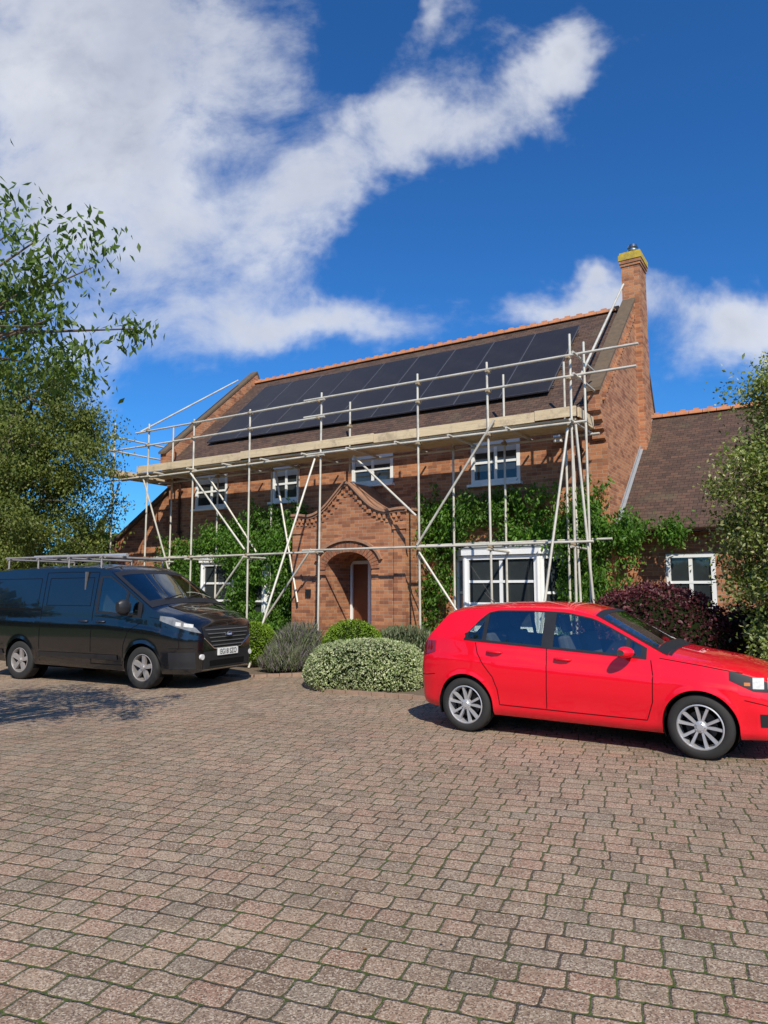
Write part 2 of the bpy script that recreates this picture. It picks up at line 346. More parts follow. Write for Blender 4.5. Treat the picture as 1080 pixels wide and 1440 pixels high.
sheet('flower_bed',[H2W(*p)[:2] for p in bedL],.005,M_soil,'planting bed beside the porch path','flower bed')
edging('kerb',bedR[1:],'brick edging around the planting bed'); edging('kerb',bedL[3:],'brick edging around the bed by the porch')

# ------------------------------------------------------------------ HOUSE
house=empty('brick_house',(HX,HY,0),HA)
top(house,'two storey red brick house with gabled porch and tiled roof','house')
FX0,FX1=-12.7,0.0; YB=5.0; GT=.25
ops=[(-2.97,-1.82,3.88,4.83),(-6.18,-4.99,4.10,4.83),(-8.73,-7.82,3.87,4.80),(-11.6,-10.36,3.85,4.80),(-3.05,-1.15,.72,2.34),(-10.9,-8.3,.72,2.34),(-6.18,-5.0,0,2.3)]
def wallpanel(b,x0,x1,z0,z1,ops,y,dep):
    xs=sorted(set([x0,x1]+[o[0] for o in ops]+[o[1] for o in ops])); zs=sorted(set([z0,z1]+[o[2] for o in ops]+[o[3] for o in ops]))
    for i in range(len(xs)-1):
        for j in range(len(zs)-1):
            cx=(xs[i]+xs[i+1])/2; cz=(zs[j]+zs[j+1])/2
            if any(o[0]<cx<o[1] and o[2]<cz<o[3] for o in ops): continue
            b.add([(xs[i],y,zs[j]),(xs[i+1],y,zs[j]),(xs[i+1],y,zs[j+1]),(xs[i],y,zs[j+1])],[(0,1,2,3)])
    for a,c,d,e in ops:
        for q in ([(a,y,d),(a,y+dep,d),(a,y+dep,e),(a,y,e)],[(c,y,d),(c,y,e),(c,y+dep,e),(c,y+dep,d)],[(a,y,e),(a,y+dep,e),(c,y+dep,e),(c,y,e)],[(a,y,d),(c,y,d),(c,y+dep,d),(a,y+dep,d)]):
            b.add(q,[(0,1,2,3)])
b=MB()
wallpanel(b,FX0+GT,FX1-GT,0,5.35,ops,0,.16)
b.box(FX0+GT,FX1-GT,YB-.3,YB,0,5.35)
gab=[(0,0),(YB,0),(YB,4.7),(YB+.2,5.1),(YB+.2,5.55),(3.4,8.88),(-.36,5.55),(-.36,5.12),(-.28,5.06),(-.28,4.95),(-.19,4.9),(-.19,4.78),(-.1,4.73),(-.1,4.6),(0,4.55)]
b.prism(gab,'x',-GT,0); b.prism(gab,'x',FX0,FX0+GT)
for k in range(26):
    t=k/26; yy=-.2+3.1*t; zz=5.55+(yy+.36)*.8856-.34
    b.box(0.002,.045,yy,yy+.075,zz,zz+.12)
b.obj('wall',M_brick,house,fixn=False)
b=MB(); b.box(-.36,.03,-.03,-.002,0,4.5); b.obj('pilaster',M_brick,house)
for sgn in (0,1):
    b=MB()
    x0=(-.27 if not sgn else FX0-.03); x1=(.03 if not sgn else FX0+.27)
    P=[(-.42,5.50),(3.4,8.885),(YB+.25,5.50)]
    b.prism([P[0],P[1],P[2],(P[2][0],P[2][1]+.07),(P[1][0],P[1][1]+.07),(P[0][0],P[0][1]+.07)],'x',x0,x1)
    for k in range(44):
        yy=-.40+3.78*k/44; zz=5.585+(yy+.40)*.8862
        b.prism([(yy,zz-.02),(yy+.072,zz+.043),(yy+.072,zz+.060),(yy,zz-.001)],'x',x0+.01,x1-.01)
    b.obj('coping',M_coping,house)
b=MB(); b.box(-12.44,-.26,-.06,-.002,5.0,5.12)
k=-12.3
while k<-.45: b.box(k,k+.11,-.05,-.003,4.90,4.999); k+=.225
b.obj('cornice',M_brick2,house)
SL=.905
b=MB(); x0,x1=FX0+GT+.005,-GT-.005
b.prism([(-.36,5.06),(-.36,5.14),(3.4,8.54),(YB+.23,5.14),(YB+.23,5.06),(3.4,8.44)],'x',x0,x1)
roof=b.obj('roof',M_tile,house)
b=MB()
xx=x0
while xx<x1-.05:
    L=min(.31,x1-xx-.01); P=[(3.4+.13*math.cos(a),8.50+.11*math.sin(a)) for a in [math.pi*i/8 for i in range(9)]]
    b.prism(P,'x',xx,xx+L-.012)
    b.prism([(3.4+.03,8.605),(3.4-.03,8.605),(3.4-.02,8.65),(3.4+.02,8.65)],'x',xx+.08,xx+L-.09)
    xx+=.31
b.obj('ridge_tiles',M_ridge,roof,smooth=40)
b=MB(); cx0,cx1,cy0,cy1=-.27,.16,3.02,3.70
b.box(cx0,cx1,cy0,cy1,4.3,9.45,0)
for i,(e,za,zb) in enumerate(((.02,9.45,9.52),(.04,9.52,9.60))): b.box(cx0-e,cx1+e,cy0-e,cy1+e,za,zb,0)
b.box(cx0-.055,cx1+.055,cy0-.055,cy1+.055,9.60,9.74,1); b.box(cx0-.03,cx1+.03,cy0-.03,cy1+.03,9.74,9.80,1)
ch=b.obj('chimney',[M_brick,M_lichen],roof)
b=MB(); cxm=(cx0+cx1)/2; cym=3.37
b.tube([(cxm,cym,9.7),(cxm,cym,9.95)],.09,16); b.tube([(cxm,cym,9.95),(cxm,cym,9.98)],.13,16); b.tube([(cxm,cym,9.98),(cxm,cym,10.04)],.08,16); b.tube([(cxm,cym,10.04),(cxm,cym,10.11)],[.13,.10],16)
b.obj('flue',M_steel,ch,smooth=40)
b=MB(); P=[(-.42+.06*math.cos(a),5.10+.06*math.sin(a)) for a in [math.pi+math.pi*i/8 for i in range(9)]]
b.prism(P,'x',-12.44,-.26); b.obj('gutter',M_gutter,house,smooth=50)
for xp in (-.50,-12.15):
    b=MB(); b.tube([(xp,-.42,5.05),(xp,-.42,4.95),(xp,-.09,4.7),(xp,-.09,0.1)],.036,10)
    for zz in (4.4,3.2,2.0,.8): b.box(xp-.05,xp+.05,-.14,-.003,zz,zz+.04)
    b.obj('downpipe',M_gutter,house,smooth=50)
def window(p,q,z0,z1,cols=2,rows=2,sill=True,parent=house,name='window',fw=.07,curtain=False):
    b=MB(); P=Vector(p); Q=Vector(q); d=(Q-P).normalized(); L=(Q-P).length
    def seg(a,c,za,zb,th,off=0,bb=None):
        A=P+d*a; B=P+d*c; (bb or b).plank((A.x,A.y),(B.x,B.y),za,zb,th,off)
    seg(0,L,z0,z0+fw+.02,.07); seg(0,L,z1-fw,z1,.07); seg(0,fw,z0+fw+.02,z1-fw,.068); seg(L-fw,L,z0+fw+.02,z1-fw,.068)
    zi0,zi1=z0+fw+.02,z1-fw
    for r_ in range(1,rows):
        zz=zi0+(zi1-zi0)*r_/rows; seg(fw,L-fw,zz-.026,zz+.026,.05)
    for c_ in range(1,cols):
        xx=fw+(L-2*fw)*c_/cols; wd=.035 if cols>1 and c_*2==cols else .012
        for r_ in range(rows):
            za=zi0+(zi1-zi0)*r_/rows+(.026 if r_>0 else 0); zb=zi0+(zi1-zi0)*(r_+1)/rows-(.026 if r_<rows-1 else 0)
            seg(xx-wd,xx+wd,za,zb,.046)
    o=b.obj(name,M_white,parent)
    g=MB(); A=P+d*.02; B=Q-d*.02; g.plank((A.x,A.y),(B.x,B.y),z0+.02,z1-.02,.006,.018); g.obj('glass',M_glass,o)
    if curtain:
        cb=MB(); seg(fw+.01,L-fw-.01,z1-fw-.16,z1-fw-.005,.004,.026,cb); cb.obj('blind',M_curtain,o)
    if sill:
        s_=MB(); s_.plank((P.x-.05*d.x,P.y-.05*d.y),(Q.x+.05*d.x,Q.y+.05*d.y),z0-.06,z0-.003,.14,.06); s_.obj('sill',M_white,o)
    return o
for a,c,d,e in ops[:4]:
    window((a+.003,.06),(c-.003,.06),d+.003,e-.003,2,2,fw=.08,curtain=True)
    l=MB(); l.box(a-.1,c+.1,-.014,-.003,e+.002,e+.07); l.obj('lintel',M_brick2,house)
def bay(x0,x1):
    dp=.45; pts=[(x0,-.004),(x0+.38,-dp),(x1-.38,-dp),(x1,-.004)]
    b=MB(); b.prism(pts,'z',0,.72); b.obj('bay_wall',M_brick,house)
    for i in range(3):
        p,q=pts[i],pts[i+1]
        window(p,q,.74,2.3,2 if i==1 else 1,3 if i==1 else 2,True,house,fw=.085)
    for i in range(4):
        b=MB(); b.tube([(pts[i][0],pts[i][1]-.03,.72),(pts[i][0],pts[i][1]-.03,2.32)],.06,8); b.obj('mullion',M_white,house)
    b=MB(); o2=[(x0-.1,-.004),(x0+.32,-dp-.13),(x1-.32,-dp-.13),(x1+.1,-.004)]; b.prism(o2,'z',2.31,2.42,0)
    b.obj('bay_fascia',M_white,house)
    b=MB()
    top_=[(x0+.05,-.004),(x0+.42,-.2),(x1-.42,-.2),(x1-.05,-.004)]
    v=[(p[0],p[1],2.423) for p in o2]+[(p[0],p[1],2.62) for p in top_]
    b.add(v,[(0,1,5,4),(1,2,6,5),(2,3,7,6),(4,5,6,7)]); b.obj('bay_roof',M_lead,house)
bay(-3.28,-.92); bay(-11.1,-8.1)
PC=-5.62; PW=1.53; PY=-1.0
def ptop(x):
    d=abs(x-PC)
    if d<.08: return 4.0-.02*(d/.08)
    if d<.45: return 3.98-(d-.08)*.98
    if d<1.12: t=(d-.45)/.67; return 3.6174-.98*.67*(t-.5*t*t)
    return 3.2891+ .035*math.sin(min(1,(d-1.12)/.3)*math.pi/2)
DC=-5.57; DW=.63
def darch(x):
    t=(x-DC)/DW; return 2.04+.40*math.sqrt(max(0,1-t*t)) if abs(t)<=1 else 0
b=MB()
xsL=list(np.linspace(PC-PW,DC-DW,30)); xsM=list(DC-DW*np.cos(np.linspace(0,math.pi,30))); xsR=list(np.linspace(DC+DW,PC+PW,30))
for seg_,inn in ((xsL,0),(xsM,1),(xsR,0)):
    for i in range(len(seg_)-1):
        a,c=seg_[i],seg_[i+1]; za=darch(a) if inn else 0; zc=darch(c) if inn else 0
        b.add([(a,PY,za),(c,PY,zc),(c,PY,ptop(c)),(a,PY,ptop(a))],[(0,1,2,3)])
        if inn: b.add([(a,PY,za),(a,-.004,za),(c,-.004,zc),(c,PY,zc)],[(0,1,2,3)])
for x_ in (DC-DW,DC+DW): b.add([(x_,PY,0),(x_,-.004,0),(x_,-.004,2.04),(x_,PY,2.04)],[(0,1,2,3)])
for x_ in (PC-PW,PC+PW): b.add([(x_,PY,0),(x_,-.004,0),(x_,-.004,ptop(x_)),(x_,PY,ptop(x_))],[(0,1,2,3)])
porch=b.obj('porch',M_brick,house,fixn=False)
b=MB(); xs=list(np.linspace(PC-PW-.05,PC+PW+.05,81))
for i in range(80):
    a,c=xs[i],xs[i+1]; za,zc=ptop(a),ptop(c)
    for (o0,l0,l1) in ((.085,.0,.055),(.05,-.05,-.003)):
        v=[(a,PY-o0,za+l0),(c,PY-o0,zc+l0),(c,PY-o0,zc+l1),(a,PY-o0,za+l1),(a,-.004,za+l0),(c,-.004,zc+l0),(c,-.004,zc+l1),(a,-.004,za+l1)]
        if o0==.05: v=v[:4]+[(p[0],PY-.002,p[2]) for p in v[4:]]
        b.add(v,[(0,1,2,3),(3,2,6,7),(0,4,5,1)]+([(0,3,7,4)] if i==0 else [])+([(1,5,6,2)] if i==79 else []))
b.obj('porch_coping',M_pcop,porch,fixn=False)
b=MB(); xx=PC-PW+.02
while xx<PC+PW-.06:
    z_=min(ptop(xx),ptop(xx+.06))-.055; b.box(xx,xx+.065,PY-.045,PY-.003,z_-.09,z_); b.box(xx+.058,xx+.125,PY-.022,PY-.003,z_-.17,z_-.10); xx+=.125
b.obj('dentils',M_brick,porch)
b=MB()
def ring(r0,r1,off,rise,z0,a0,a1,n,gap=.0):
    for i in range(n):
        t0=a0+(a1-a0)*i/n; t1=a0+(a1-a0)*(i+1-gap)/n; V=[]
        for (rr,tt) in ((r0,t0),(r0,t1),(r1,t1),(r1,t0)): V.append((DC-(DW+rr)*math.cos(tt),z0+(rise+rr)*math.sin(tt)))
        b.prism(V,'y',PY-off,PY-.003)
ring(.0,.2,.025,.40,2.04,0.02,math.pi-.02,21,.12)
b.obj('arch',M_brick2,porch)
b=MB(); ring(.26,.32,.07,.33,2.10,.25,math.pi-.25,24,0); b.obj('hood_mould',M_pcop,porch)
for s_ in (-1,1):
    xa=DC+s_*(DW+.09)-.09; b=MB(); b.box(xa,xa+.18,PY-.02,PY-.003,0,2.02); b.obj('jamb',M_brick,porch)
    xa=PC+s_*(PW-.12)-.14; b=MB(); b.box(xa,xa+.28,PY-.035,PY-.003,0,2.9)
    b.box(xa-.03,xa+.31,PY-.06,PY-.003,2.9,3.0); b.obj('pier',M_brick,porch)
b=MB(); b.box(-6.75,-6.6,PY-.06,PY-.036,1.45,1.6); b.obj('house_plaque',M_black,porch)
b=MB(); b.box(DC-DW+.02,DC+DW-.02,-.95,-.02,0.006,.12); b.obj('step',M_edge,porch)
b=MB(); b.box(-6.17,-6.11,-.06,0.1,.12,2.28); b.box(-5.07,-5.01,-.06,.1,.12,2.28); b.box(-6.11,-5.07,-.06,.1,2.20,2.28); b.box(-5.66,-5.58,-.06,.09,.12,2.20)
df=b.obj('door_frame',M_white,house)
b=MB(); b.box(-5.58,-5.07,-.01,.05,.12,2.20,0); b.box(-6.11,-5.66,-.01,.05,.12,2.20,0)
for zz in (.3,.95,1.55): b.box(-5.50,-5.15,-.03,-.012,zz,zz+.45,0)
dr=b.obj('door',M_door,house)
b=MB(); b.tube([(-5.53,-.05,1.1),(-5.53,-.05,1.22)],.012,8); b.obj('handle',M_chrome,dr)
b=MB(); b.box(-1.02,-.86,-.22,-.10,4.60,4.74,0); b.tube([(-.94,-.12,4.67),(-.94,-.003,4.67)],.03,8); b.obj('security_lamp',M_white,house,bev=.01)
b=MB(); WO=[(.9,1.8,1.15,2.3),(3.2,4.6,1.0,2.3)]
wallpanel(b,.003,8,0,2.72,WO,.7,.14)
b.prism([(.7,0),(8.3,0),(8.3,2.75),(4.35,5.8),(.7,2.9)],'x',7.7,8)
b.obj('wing_wall',M_brick,house,fixn=False)
for a,c,d,e in WO: window((a+.003,.76),(c-.003,.76),d+.003,e-.003,2,2,fw=.08)
b=MB(); b.prism([(.40,2.72),(.40,2.80),(4.35,5.92),(8.3,2.80),(8.3,2.72),(4.35,5.82)],'x',.004,8.15); wr=b.obj('wing_roof',M_tile,house)
b=MB(); xx=.01
while xx<8.1:
    P=[(4.35+.14*math.cos(a),5.88+.11*math.sin(a)) for a in [math.pi*i/8 for i in range(9)]]
    b.prism(P,'x',xx,xx+.298); b.prism([(4.38,5.98),(4.32,5.98),(4.33,6.03),(4.37,6.03)],'x',xx+.09,xx+.21); xx+=.31
b.obj('wing_ridge_tiles',M_ridge,wr,smooth=40)
b=MB(); b.prism([(.42,2.83),(4.3,5.90),(4.3,5.98),(.42,2.91)],'x',.003,.02); b.prism([(.42,2.825),(4.3,5.895),(4.3,5.91),(.42,2.84)],'x',.02,.08); b.obj('flashing',M_lead,wr)
b=MB(); P=[(.36+.055*math.cos(a),2.76+.055*math.sin(a)) for a in [math.pi+math.pi*i/8 for i in range(9)]]; b.prism(P,'x',.02,8.1); b.obj('wing_gutter',M_gutter,house,smooth=50)
b=MB(); b.prism([(-15.3,0),(-12.703,0),(-12.703,4.5),(-15.3,2.95)],'y',.12,6.2); b.obj('side_wing_wall',M_brick,house)
b=MB(); b.prism([(-15.5,2.86),(-12.703,4.53),(-12.703,4.66),(-15.5,2.99)],'y',.03,.5,0); b.obj('side_wing_coping',M_coping,house)
b=MB(); b.prism([(-15.6,2.78),(-12.703,4.51),(-12.703,4.58),(-15.6,2.85)],'y',.505,6.3,0); b.obj('side_wing_roof',M_tile,house)

# ------------------------------------------------------------------ SOLAR ARRAY
arr=empty('solar_array',(HX,HY,0),HA); top(arr,'black solar panels in two rows mounted on the tiled roof','solar panels')
ang=math.atan(SL); pw,ph=1.135,1.68
b=MB(); b.box(.008,pw-.008,.008,ph-.008,.0,.034,0)
for q in ((0.004,pw-.004,0.004,.013),(0.004,pw-.004,ph-.013,ph-.004),(0.004,.013,.013,ph-.013),(pw-.013,pw-.004,.013,ph-.013)): b.box(*q,0,.038,1)
pm=b.obj('solar_panel',[M_panel,M_pframe],arr)
k=0
for r_ in range(2):
    for c_ in range(9):
        if k==0: o=pm
        else: o=pm.copy(); o.parent=arr; link(o)
        s_=.66*1.35+r_*ph
        yy=-.36+s_*math.cos(ang); zz=5.14+s_*math.sin(ang)
        nn=Vector((0,-math.sin(ang),math.cos(ang)))*.09
        o.location=(-11.45+c_*pw,yy+nn.y,zz+nn.z); o.rotation_euler=(ang+random.uniform(-.004,.004),random.uniform(-.003,.003),0); k+=1
for s_ in (1.2,2.1,2.9,3.9):
    b=MB(); yy=-.36+s_*math.cos(ang); zz=5.14+s_*math.sin(ang)
    b.tube([(-11.5,yy-.035,zz+.04),(-1.2,yy-.035,zz+.04)],.022,6); b.obj('mounting_rail',M_pframe,arr)

# ------------------------------------------------------------------ SCAFFOLD
sc=empty('scaffold',(HX,HY,0),HA); top(sc,'steel tube scaffold with timber platform along the house front','scaffolding')
TR=.0245
def pole(name,a,c,r=TR):
    b=MB(); A=Vector(a); B=Vector(c); b.tube([A,B],r,10); return b.obj(name,M_pipe,sc,smooth=50)
def coupler(parent,p):
    b=MB(); x,y,z=p; b.box(x-.042,x+.042,y-.05,y+.045,z-.034,z+.034); b.tube([(x+.03,y-.05,z+.045),(x+.03,y+.0,z+.045)],.012,6); b.box(x-.05,x+.02,y-.065,y-.045,z-.02,z+.02)
    b.obj('coupler',M_coupler,parent,bev=.01)
YO,YI=-1.45,-.42; ZP=4.72
outer=[(.26,6.35),(1.885,6.1),(3.47,6.12),(6.08,6.1),(8.19,6.0),(10.14,6.0),(11.9,6.1)]
for t,zt in outer:
    o=pole('standard',(-t,YO,0.03),(-t+random.uniform(-.04,.04),YO+random.uniform(-.02,.02),zt))
    for zz in (2.42,ZP-.1,5.5,5.9): coupler(o,(-t,YO-.02,zz))
    b=MB(); b.box(-t-.075,-t+.075,YO-.075,YO+.075,0.008,.03); b.obj('base_plate',M_coupler,sc)
inner=[(.66,6.15),(1.96,6.1),(3.1,4.8),(7.45,4.8),(8.3,4.75),(10.2,4.75),(12.0,6.2)]
for t,zt in inner:
    yy=YI-.1 if t not in (3.1,) else YI-.2
    o=pole('standard',(-t,yy-.0,0.0),(-t,yy,zt)); coupler(o,(-t,yy,ZP-.1))
o=pole('standard',(-5.95,YI,4.35),(-5.95,YI,6.1)); coupler(o,(-5.95,YI,5.5))
for z_,nm,e0,e1 in ((2.42,'ledger',-12.6,.1),(ZP-.1,'ledger',-12.9,.05),(5.5,'guard_rail',-12.3,.95),(5.9,'guard_rail',-12.4,1.0)):
    mid=-6.3; pole(nm,(e0,YO-.05,z_-.02),(mid+.4,YO-.05,z_+.01)); pole(nm,(mid-.2,YO-.05,z_+.055),(e1,YO-.05,z_+.03))
pole('ledger',(-12.6,YI-.05,ZP-.1),(.0,YI-.05,ZP-.1)); pole('ledger',(-12.6,YI-.13,2.5),(-7.3,YI-.13,2.5)); pole('ledger',(-4.0,YI-.16,2.55),(.2,YI-.16,2.55))
t=.2
while t<12.6:
    pole('transom',(-t,YO-.25,ZP-.05),(-t,YI+.2,ZP-.05)); t+=1.24
for t in (.26,1.885,8.19,10.14,11.9): pole('transom',(-t,YO-.2,2.36),(-t,YI-.0,2.36))
nb=5; wdt=(YI-.02-(YO+.03))/nb; XE=-.13
for i in range(nb):
    xx=-12.35+random.uniform(-.3,0); y0=YO+.03+i*wdt
    for q in range(4):
        x2=xx+random.uniform(2.9,3.3)
        if q==3: x2=XE+random.uniform(-.06,.06)
        dz=random.uniform(0,.008); b=MB(); b.box(xx,x2-.006,y0+.005,y0+wdt-.006,ZP+dz,ZP+.038+dz); b.obj('platform_board',M_board,sc); xx=x2+.001
xx=-12.35
for x2,dz,ln in ((-8.5,.0,0),(-4.6,.022,.01),(-.95,.0,.0),(XE-.02,.018,.01)):
    b=MB(); b.box(xx,x2-.008,YO-.01-ln,YO+.027-ln,ZP+.045+dz,ZP+.235+dz); b.obj('toe_board',M_board,sc); xx=x2
b=MB(); b.box(XE-.015,XE+.02,YO+.03,YI-.05,ZP+.05,ZP+.23); b.obj('toe_board',M_board,sc)
for i in range(3):
    b=MB(); b.box(-13.4+i*.235,-13.17+i*.235-.01,YO-.1,1.2,ZP+.01,ZP+.05); b.obj('platform_board',M_board,sc)
b=MB(); b.box(-13.44,-13.405,YO-.1,1.2,ZP+.02,ZP+.26); b.obj('toe_board',M_board,sc)
for p,q in (((-13.35,YO,0),(-13.35,YO,6.3)),((-13.35,1.0,0),(-13.35,1.0,6.5)),((-13.6,YO,5.5),(-12.0,YO,5.5)),((-13.38,YO-.2,5.5),(-13.38,1.3,5.5)),((-13.38,YO-.2,5.9),(-13.38,1.3,5.9)),((-13.6,YO-.1,ZP-.1),(-11.7,YO-.1,ZP-.1)),((-13.4,-1.2,4.6),(-13.9,-2.7,0.02)),((-13.6,YO+.05,2.4),(-11.8,YO+.05,2.4))):
    pole('tube',p,q)
BR=[((-.3,YO-.08,4.55),(-.75,YO-.9,0.03)),((-.15,YO-.08,4.6),(.12,YO+.1,.03)),((-.5,YI-.2,4.6),(-.35,YI-.35,.03)),
 ((-1.75,YO-.07,4.9),(-3.5,YO-.07,2.5)),((-3.45,YO-.07,2.35),(-2.2,YO-.07,.6)),
 ((-5.35,YO+.3,4.6),(-3.5,YO-.1,3.1)),((-6.15,YO-.08,4.55),(-6.45,-3.25,0.02)),
 ((-10.2,YO-.07,4.6),(-8.25,YO-.07,2.55)),((-8.25,YO-.07,2.4),(-10.1,YO-.07,.4)),((-6.25,YO-.05,2.5),(-8.1,YO-.05,.3)),
 ((-12.0,YO-.07,4.6),(-11.0,YI-.2,.1)),((-8.1,YI-.2,4.6),(-6.9,YO+.3,1.3)),((-9.9,YO+.3,4.5),(-8.4,YI-.2,2.2))]
for p,q in BR: pole('brace',p,q)
pole('brace',(-.05,YO-.1,5.45),(-.22,2.95,8.98)); pole('brace',(-12.2,YO-.05,5.9),(-12.55,2.6,8.45))
pole('guard_rail',(-.1,YO-.3,5.9),(-.1,YI+.1,5.9)); pole('guard_rail',(-.1,YO-.3,5.5),(-.1,YI+.1,5.5)); pole('standard',(-.02,YO+.12,.02),(-.02,YO+.12,6.2))

# ------------------------------------------------------------------ VEHICLES
def smoothprof(pts,sig):
    xs=np.array([p[0] for p in pts]); zs=np.array([p[1] for p in pts]); X=np.linspace(xs[0],xs[-1],1600); Z=np.interp(X,xs,zs)
    dx=X[1]-X[0]; k=int(4*sig/dx)+1; ker=np.exp(-.5*((np.arange(-k,k+1)*dx)/sig)**2); ker/=ker.sum()
    L=2*Z[0]-Z[k:0:-1]; Rr=2*Z[-1]-Z[-2:-k-2:-1]; Zs=np.convolve(np.concatenate([L,Z,Rr]),ker,'valid')
    return lambda x: float(np.interp(x,X,Zs))
class Shell:
    def __init__(s,T,S,W,B,tum,cr,fl,x0,x1,arches,zcurve,wlo=.022,whi=.03):
        s.T,s.S,s.W,s.B,s.tum,s.cr,s.fl,s.x0,s.x1=T,S,W,B,tum,cr,fl,x0,x1; s.arches=arches; s.zcurve=zcurve; s.wlo=wlo; s.whi=whi
        s.fa=[a for a,b in fl]; s.fb=[b for a,b in fl]
    def e(s,x):
        T=s.T(x); z0=s.S(x); c=min(s.cr,.3*(T-z0)); ze=T-c; sh=min(s.B(x),ze-.012); return T,z0,ze,sh
    def f(s,k): return float(np.interp(k,s.fa,s.fb))
    def yside(s,x,z):
        T,z0,ze,sh=s.e(x); W=s.W(x)
        fl=0
        for cx,cz,r in s.arches:
            d=math.hypot(x-cx,z-cz)-r
            if -.03<d<.2: fl+=.012*math.exp(-(max(0,d)/.035)**2)
        if z<=sh: return W*s.f((z-z0)/(sh-z0))+fl
        yb=W*s.f(1); h=z-sh; return yb-s.tum*h-.22*s.tum*h*h+fl
    def wz(s,x):
        T,z0,ze,sh=s.e(x); av=ze-sh; zl=sh+min(s.wlo,.25*av); zh=min(s.zcurve(x),ze-s.whi); zh=max(zl+.1*av,min(zh,ze-.1*av)); return zl,zh
    def toppt(s,x,f):
        T,z0,ze,sh=s.e(x); ye=s.yside(x,ze); return Vector((x,ye*f,ze+(T-ze)*(1-abs(f)**3.2)))
    def za(s,x,z0):
        for cx,cz,r in s.arches:
            if abs(x-cx)<r: return max(cz+math.sqrt(r*r-(x-cx)**2),z0+.0006)
        return z0+.0006
    QS=(.06,.10,.17,.28,.42,.6,.8,1)
    def ring(s,x):
        T,z0,ze,sh=s.e(x); W=s.W(x); za=s.za(x,z0); yi=.58*W
        h=[(0,z0),(yi,z0),(yi,za),(s.yside(x,za),za)]
        for k in np.linspace(0,1,18)[1:]: z=za+(sh-za)*k; h.append((s.yside(x,z),z))
        zl,zh=s.wz(x); s.G0=len(h)
        for k in np.linspace(0,1,8): z=zl+(zh-zl)*k; h.append((s.yside(x,z),z))
        s.G1=len(h)-1; h.append((s.yside(x,ze),ze))
        for i,q in enumerate(s.QS):
            if i==1: s.Q0=len(h)
            p=s.toppt(x,1-q); h.append((p.y,p.z))
        s.H=len(h)
        return [(x,-y,z) for y,z in h]+[(x,y,z) for y,z in h[-2:0:-1]]
    def body(s,parent,m,side,tops,n=90):
        xs=list(s.x0+(s.x1-s.x0)*(1-np.cos(np.linspace(0,math.pi,n)))/2*1.0)
        for cx,cz,r in s.arches:
            xs=[x for x in xs if abs(x-cx)>r+.004]
            xs+=list(cx-r*np.cos(np.linspace(0,math.pi,40))*.9999); xs+=[cx-r-.001,cx+r+.001]
        for a,c in side+tops: xs+=[a,c]
        xs=sorted(xs); xs=[x for i,x in enumerate(xs) if i==0 or x-xs[i-1]>.0004]
        R_=[s.ring(float(x)) for x in xs]; c=len(R_[0]); b=MB(); vs=[p for r in R_ for p in r]; fs=[]; dl=[]
        for i in range(len(xs)-1):
            xm=(xs[i]+xs[i+1])/2
            for k in range(c):
                mI=k if k<s.H-1 else 2*s.H-3-k
                if any(a<xm<e for a,e in side) and s.G0<=mI<s.G1: dl.append(len(fs))
                elif any(a<xm<e for a,e in tops) and mI>=s.Q0: dl.append(len(fs))
                fs.append((i*c+k,i*c+(k+1)%c,(i+1)*c+(k+1)%c,(i+1)*c+k))
        fs.append(tuple(range(c))); fs.append(tuple(range(len(xs)*c-1,(len(xs)-1)*c-1,-1))); b.add(vs,fs)
        return b.obj('body',m,parent,smooth=32,delf=dl)
    def patch(s,b,x0,x1,lo,hi,side,off,nx=26,nz=8,mi=0):
        P=[]
        for i in range(nx+1):
            x=x0+(x1-x0)*i/nx; a=lo(x); c=max(hi(x),lo(x)+.002)
            P.append([(x,side*(s.yside(x,a+(c-a)*j/nz)+off),a+(c-a)*j/nz) for j in range(nz+1)])
        b.grid(P,mi)
    def strip(s,path,side,parent,w=.007,off=.0022,name='door_seam',m=None):
        b=MB(); pts=[]
        for i in range(len(path)-1):
            for k in range(8):
                t=k/8; pts.append((path[i][0]*(1-t)+path[i+1][0]*t,path[i][1]*(1-t)+path[i+1][1]*t))
        pts.append(path[-1]); P=[]
        for i,p in enumerate(pts):
            q=pts[min(i+1,len(pts)-1)]; o=pts[max(i-1,0)]; d=Vector((q[0]-o[0],q[1]-o[1])).normalized(); n=Vector((-d.y,d.x))*w/2
            P.append([(p[0]+sg*n.x,side*(s.yside(p[0]+sg*n.x,p[1]+sg*n.y)+off),p[1]+sg*n.y) for sg in (-1,1)])
        b.grid(P); return b.obj(name,m or M_dark,parent,fixn=False)
    def nose(s,y,z):
        lo,hi=s.x1-.9,s.x1
        def inside(x):
            T,z0,ze,sh=s.e(x)
            if z>T or z<z0: return False
            if z<=ze: return abs(y)<=s.yside(x,z)
            ye=s.yside(x,ze); f=abs(y)/ye
            return f<=1 and z<=ze+(T-ze)*(1-f**3.2)
        if inside(hi): return hi
        for _ in range(22):
            m=(lo+hi)/2
            if inside(m): lo=m
            else: hi=m
        return lo
    def fpatch(s,b,poly_lo,poly_hi,y0,y1,off,ny=24,nz=8,mi=0):
        P=[]
        for i in range(ny+1):
            y=y0+(y1-y0)*i/ny; a=poly_lo(y); c=poly_hi(y)
            P.append([(s.nose(y,a+(c-a)*j/nz)+off,y,a+(c-a)*j/nz) for j in range(nz+1)])
        b.grid(P,mi)
